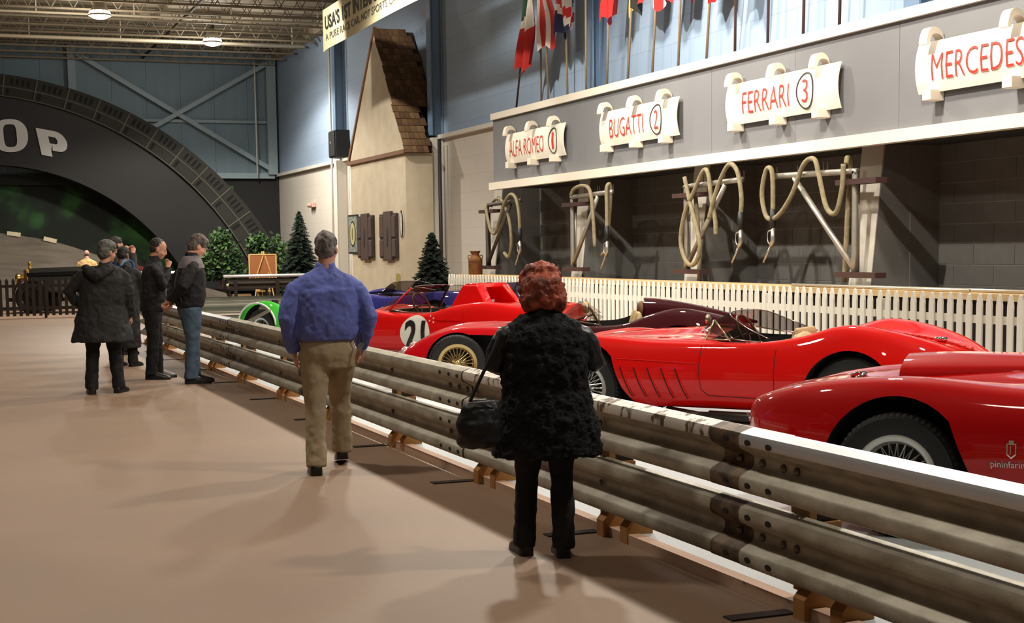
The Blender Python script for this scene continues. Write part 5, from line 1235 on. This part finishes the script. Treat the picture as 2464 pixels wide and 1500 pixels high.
    for (hip, kn, ank, yw), (fx, fy, yw2, lift) in zip(legs, feet):
        b = MB(); P = []
        c_, s_ = math.cos(-yw2), math.sin(-yw2)
        def F(x, y, z):
            zz = z + lift * (1.0 - (y + .08) / .30) * 1.0 if lift else z
            return (fx + x * c_ - y * s_, fy + x * s_ + y * c_, max(.0, zz))
        G = []
        for (y, w, h) in ((-.085, .028, .055), (-.075, .036, .085), (-.02, .040, .10), (.05, .042, .082), (.11, .048, .060), (.165, .042, .046), (.19, .022, .034)):
            G.append([F(k * 1.15 * w * math.copysign(abs(math.cos(a)) ** .7, math.cos(a)), k * 1.12 * y, k * 1.1 * h * max(0, math.sin(a)) ** .8) for a in np.linspace(0, PI, 11)])
        n_ = len(G[0]); b.grid(G); b.add([p for r in G for p in (r[0], r[-1])], [(2 * i, 2 * i + 1, 2 * i + 3, 2 * i + 2) for i in range(len(G) - 1)]); b.add(G[0], [tuple(range(n_))]); b.add(G[-1], [tuple(range(n_))[::-1]])
        b.build('shoe', sm, t, 60)
    # ---- upper garment
    tk = r0; col = top; gm = tk.get('mat') or M('cloth_%d_%d_%d' % col, col, tk.get('rough', .8), var=.14, vs=8, bump=.12, bs=25)
    hem = tk.get('hem', .93) * k; b = MB(); hw = tk.get('hemw', .20) * k; ft = tk.get('fat', 1.0)
    rows = [(hem, L(hem)[0] * .5, -.01, hw * W, hw * .74 * W)]
    if hem < .8 * k: rows.append((.85 * k, 0, -.01, (hw * .55 + .5 * .195 * k) * W, (hw * .4 + .5 * .135 * k) * W))
    rows += [(1.02 * k, *L(1.02 * k), .196 * k * W * ft, .145 * k * W * ft), (1.18 * k, *L(1.18 * k), .200 * k * W * ft, .146 * k * W * ft), (1.32 * k, *L(1.32 * k), .202 * k * W * ft, .132 * k * W * ft), (1.41 * k, *L(1.41 * k), .180 * k * W, .105 * k * W), (1.455 * k, *L(1.455 * k), .120 * k * W, .085 * k), (1.49 * k, *L(1.49 * k), .074 * k, .068 * k)]
    if tk.get('collar'): rows.append(((1.49 + tk['collar']) * k, *L(1.5 * k), .070 * k, .068 * k))
    ringloft(b, rows)
    sw = tk.get('sleeve', 1.0)
    sb = b if not tk.get('sleevemat') else MB()
    for (so, el, wr) in sh:
        e2 = wr - (wr - el).normalized() * .015
        inn = V3((L(shz)[0], L(shz)[1], so.z)); sd = V3((0, 0, -tk.get('sdrop', .028))); i0 = so.lerp(inn, .42) + V3((0, 0, -.015 * k)) + sd * 1.5
        sb = b if not tk.get('sleevemat') else MB()
        sb.tube([i0, so.lerp(inn, .12) + V3((0, 0, -.012 * k)) + sd, so.lerp(el, .18) + V3((0, 0, -.01)) + sd * .6, so.lerp(el, .5), el, el.lerp(e2, .5), e2], [.035 * k, .058 * k * sw, .068 * k * sw, .067 * k * sw, .060 * k * sw, .055 * k * sw, .044 * k * sw], 14)
        if tk.get('sleevemat'): skin(sb, .011, tk['sleevemat'], 'sleeve', t, wr=[(.06, .02)], smooth=5)
    skin(b, .011, gm, tk.get('name', 'jacket'), t, wr=tk.get('wr', [(.10, .030), (.045, .010)]), smooth=5)
    if belt:
        z = hipz + .125 * k; c_ = L(z); MB().ring([(c_[0] + .183 * k * W * math.cos(a), c_[1] + .128 * k * W * math.sin(a)) for a in np.linspace(0, 2 * PI, 29)[:-1]], [(c_[0] + .165 * k * W * math.cos(a), c_[1] + .11 * k * W * math.sin(a)) for a in np.linspace(0, 2 * PI, 29)[:-1]], lambda p: (p[0], p[1], z - .018), lambda p: (p[0], p[1], z + .018)).build('belt', M('belt_black', (20, 18, 18), .5), t)
    t['hd'] = 0; del t['hd']
    return t, k, L, Hd

# blue-shirted man walking away
t, k, L, Hd = person('man in blue shirt and khaki trousers walking away along the guardrail', (2.60, 10.50, 0), (.12, 1), 1.735, (190, 140, 118), ((128, 120, 116), 'short'), (92, 104, 178), (160, 144, 116),
    ((-.12, -.12, .05, 0), (.13, .34, .1, .05)), (((-.295, -.05, 1.12), (-.235, .06, .86), (1, 0, 0), .5), ((.30, -.02, 1.12), (.255, .10, .87), (-1, 0, 0), .5)), headturn=(.35, .12), build=1.10,
    topkw=dict(name='shirt', hem=.965, hemw=.178, fat=1.05, collar=.035, sleeve=1.08, legw=1.02, wr=[(.10, .028), (.035, .014)]), belt=True)
kx, ky, kz = .215, -.075, .90
MB().tube(catmull([(kx, ky - .05, 1.03), (kx + .015, ky - .06, .99), (kx + .01, ky - .06, .94)], 3), .006, 6).build('key_clip', M('key_strap', (40, 38, 36), .5), t)
for q, (dx, dz, a) in enumerate(((0, 0, .1), (.012, -.005, -.2), (-.01, -.01, .35))):
    MB().prism([(-.011, .0), (.011, .0), (.013, .022), (.005, .03), (.005, -.0), (.004, -.045), (-.004, -.045), (-.005, 0)], lambda p: (kx + dx + p[0] * math.cos(a) - p[1] * math.sin(a), ky - .068 - q * .004, .915 + dz + p[1]), lambda p: (kx + dx + p[0] * math.cos(a) - p[1] * math.sin(a), ky - .066 - q * .004, .915 + dz + p[1])).build('key', M('key_steel', (200, 200, 204), .25, .8), t)

# red-haired woman in a black fur coat
fur = M('fur_black', (19, 19, 22), .8, col2=(36, 36, 41), vs=18, lo=.45, hi=.65, bump=.6, bs=70, spec=.2)
nylon = M('nylon_black', (20, 21, 26), .42, bump=.3, bs=14)
t, k, L, Hd = person('red haired woman in a black fur coat seen from behind', (2.90, 7.08, 0), (.22, 1), 1.50, (196, 150, 126), ((196, 88, 56), 'bouffant'), (20, 20, 22), (17, 17, 19),
    ((-.115, .08, -.1, 0), (.075, -.02, .05, 0)), (((-.255, .06, 1.0), (-.16, .28, .98), (1, 0, .3), .6), ((.265, .05, 1.0), (.15, .28, 1.0), (-1, 0, .3), .6)), headturn=(.0, .45), lean=(0, .10), build=1.22,
    topkw=dict(name='fur_coat', hem=.62, hemw=.275, mat=fur, wr=[(.05, .035), (.02, .022)], sleeve=1.18, legw=.94, sleevemat=nylon, fat=1.08, collar=.05, sdrop=.05), voxb=.009)
hb = thing('handbag', 'black quilted handbag hanging at the left side of the woman in fur', 'bag', (2.50, 7.0, .60))
bagm = M('bag_black', (19, 20, 24), .45, bump=.3, bs=10)
b = MB(); ringloft(b, [(0, 0, 0, .085, .05), (.03, 0, 0, .115, .07), (.12, 0, 0, .12, .075), (.20, .01, 0, .10, .05), (.245, .015, 0, .075, .022)]); skin(b, .010, bagm, 'bag_body', hb, wr=[(.05, .02)])
MB().tube(catmull([(-.05, -.005, .23), (.0, -.02, .34), (.075, -.04, .50), (.12, -.02, .60)], 5), [(.016, .007)] * 16, 8).build('strap', bagm, hb, True)
MB().tube([(-.07, -.052, .235), (.09, -.048, .235)], .005, 6).build('zip', M('zip_grey', (96, 96, 100), .4, .5), hb)

# grey-haired visitor in a long dark hooded coat
t, k, L, Hd = person('grey haired visitor in a dark hooded coat with one hand in a pocket', (1.72, 17.55, 0), (.30, 1), 1.74, (176, 128, 104), ((98, 96, 90), 'thick'), (25, 25, 25), (12, 12, 15),
    ((-.14, -.02, -.3, 0), (.15, .10, .2, 0)), (((-.36, -.02, 1.16), (-.22, .10, 1.0), (1, 0, 0), .6), ((.30, .0, 1.14), (.30, .12, .88), (-1, 0, 0), .5)), headturn=(.75, .15), lean=(.10, 0), build=1.12,
    topkw=dict(name='coat', hem=.60, hemw=.315, sleeve=1.25, fat=1.18, collar=.03, wr=[(.14, .045), (.05, .012)]))
b = MB(); b.tube(catmull([(-.16, -.06, 1.46 * k), (-.10, -.15, 1.42 * k), (0, -.19, 1.36 * k), (.10, -.15, 1.42 * k), (.16, -.06, 1.46 * k)], 4), [.03, .04, .045, .05, .055, .06, .065, .07, .075, .07, .065, .06, .055, .05, .045, .04, .03], 12); skin(b, .012, M('cloth_hood', (22, 22, 22), .8, bump=.2, bs=20), 'hood', t, wr=[(.05, .03)])

# visitor with hand on chin
t, k, L, Hd = person('man in black resting a hand on his chin with a lanyard badge', (2.52, 19.3, 0), (.97, -.12), 1.79, (196, 142, 116), ((44, 36, 32), 'receding'), (15, 16, 19), (11, 11, 13),
    ((-.10, .06, -.2, 0), (.11, -.02, .25, 0)), (((-.26, .06, 1.15), (-.10, .30, 1.00), (1, 0, 0), .8), ((.25, .14, 1.17), (.07, .205, 1.415), (-.3, -1, .2), 1.1)), headturn=(.10, .38), build=1.02, lean=(0, .06),
    topkw=dict(name='jacket', hem=.84, hemw=.19, fat=1.05, collar=.04))
ln = M('lanyard', (150, 150, 152), .6)
for s in (-1, 1): MB().tube(catmull([(s * .06, .04, 1.50 * k), (s * .075, .155, 1.36 * k), (s * .03, .17, 1.2 * k), (.0, .172, 1.12 * k)], 4), .005, 5).build('lanyard_cord', ln, t)
MB().box((-.032, .170, 1.02 * k), (.032, .176, 1.12 * k)).build('badge', M('badge_white', (214, 216, 220), .5), t)

# man in jeans with hands behind his back
yoke = M('yoke_grey', (118, 108, 110), .8, bump=.1, bs=30)
t, k, L, Hd = person('man in black jacket and blue jeans with hands behind his back', (2.86, 18.42, 0), (.98, .05), 1.83, (206, 146, 120), ((110, 96, 84), 'thick'), (15, 15, 17), (66, 84, 102),
    ((-.10, .06, .1, 0), (.11, -.02, .1, 0)), (((-.29, -.14, 1.20), (-.06, -.235, .99), (0, -1, .2), .7), ((.29, -.14, 1.20), (.05, -.25, 1.02), (0, -1, .2), .7)), headturn=(-.05, .50), build=1.05, lean=(0, .05),
    topkw=dict(name='jacket', hem=.90, hemw=.20, fat=1.08, collar=.04, legw=1.08, sleeve=1.1))
b = MB(); ringloft(b, [(1.34 * k, *L(1.34 * k), .222 * k, .156 * k), (1.41 * k, *L(1.41 * k), .203 * k, .130 * k), (1.462 * k, *L(1.46 * k), .140 * k, .105 * k), (1.49 * k, *L(1.49 * k), .09 * k, .085 * k)]); skin(b, .011, yoke, 'yoke', t, wr=[(.1, .02)], smooth=4)
for s in (-1, 1): MB().tube(catmull([(s * .16 * k, L(1.3 * k)[1] - .13, 1.34 * k), (s * .15 * k, -.15, 1.15 * k), (s * .14 * k, -.14, .95 * k)], 4), .005, 5).build('piping', M('piping_grey', (120, 110, 108), .7), t)

# two visitors further back, one photographing
t, k, L, Hd = person('visitor in a long dark padded coat with a blue-strapped backpack', (2.42, 21.6, 0), (.55, .85), 1.70, (120, 88, 74), ((30, 27, 26), 'short'), (26, 25, 25), (12, 12, 13),
    ((-.10, 0, 0, 0), (.10, .05, .1, 0)), (((-.29, .02, 1.12), (-.22, .22, 1.02), (1, 0, 0), .6), ((.28, .08, 1.14), (.10, .28, 1.15), (-1, 0, 0), .7)), headturn=(.1, .25), build=1.1,
    topkw=dict(name='padded_coat', hem=.28, hemw=.215, fat=1.1, collar=.03, sleeve=1.15))
bp = thing('backpack', 'dark backpack with a bright blue strap worn by the padded-coat visitor', 'bag', (2.42 - .55 * .27, 21.6 - .85 * .27, 1.02), math.atan2(-.55, .85))
b = MB(); ringloft(b, [(0, 0, 0, .12, .06), (.06, 0, 0, .15, .085), (.28, 0, 0, .145, .08), (.40, 0, .01, .10, .05)]); skin(b, .012, M('pack_dark', (28, 34, 48), .7), 'pack', bp, wr=[(.08, .02)])
for s in (-1, 1): MB().tube(catmull([(s * .09, .04, .40), (s * .12, .14, .48), (s * .14, .30, .45), (s * .15, .36, .25)], 4), [(.022, .008)] * 13, 8).build('strap', M('strap_blue', (70, 130, 190), .6), bp, True)
t, k, L, Hd = person('dark haired visitor holding a small camera up to the face at the back', (2.62, 24.2, 0), (.85, .5), 1.86, (206, 150, 128), ((34, 28, 26), 'short'), (44, 42, 44), (20, 20, 22),
    ((-.10, 0, 0, 0), (.10, .05, .1, 0)), (((-.24, .14, 1.22), (-.09, .26, 1.60), (0, -1, 0), 1.0), ((.25, .16, 1.22), (.09, .27, 1.60), (0, -1, 0), 1.0)), headturn=(.1, .1), build=1.05, topkw=dict(name='jacket', hem=.85, hemw=.2, fat=1.05, collar=.03))
cmr = thing('camera_device', 'small dark camera held up by the visitor at the back', 'camera', (2.62 + .86 * .30, 24.2 + .51 * .30, 1.635), math.atan2(-.85, .5))
MB().box((-.055, -.02, 0), (.055, .02, .07)).build('camera_body', M('camera_black', (26, 26, 28), .4), cmr, None, .006)
MB().lathe([(.001, .02), (.025, .02), (.025, .05), (.001, .05)], 14, axis='y', at=(0, 0, .035)).build('lens', M('lens_dark', (14, 14, 18), .15), cmr, 40)

# bald man in a tan shirt beyond the vintage car
person('bald man in a tan shirt beyond the black vintage car', (4.02, 44.7, 0), (.25, 1), 1.72, (206, 160, 140), ((120, 104, 96), 'bald'), (214, 172, 116), (60, 54, 48),
    ((-.10, 0, 0, 0), (.10, .0, 0, 0)), (((-.27, .05, 1.14), (-.22, .20, .98), (1, 0, 0), .5), ((.27, .05, 1.14), (.22, .20, .98), (-1, 0, 0), .5)), headturn=(-.2, .35), lean=(0, .12), build=1.15, topkw=dict(name='shirt', hem=.92, hemw=.19, fat=1.05))
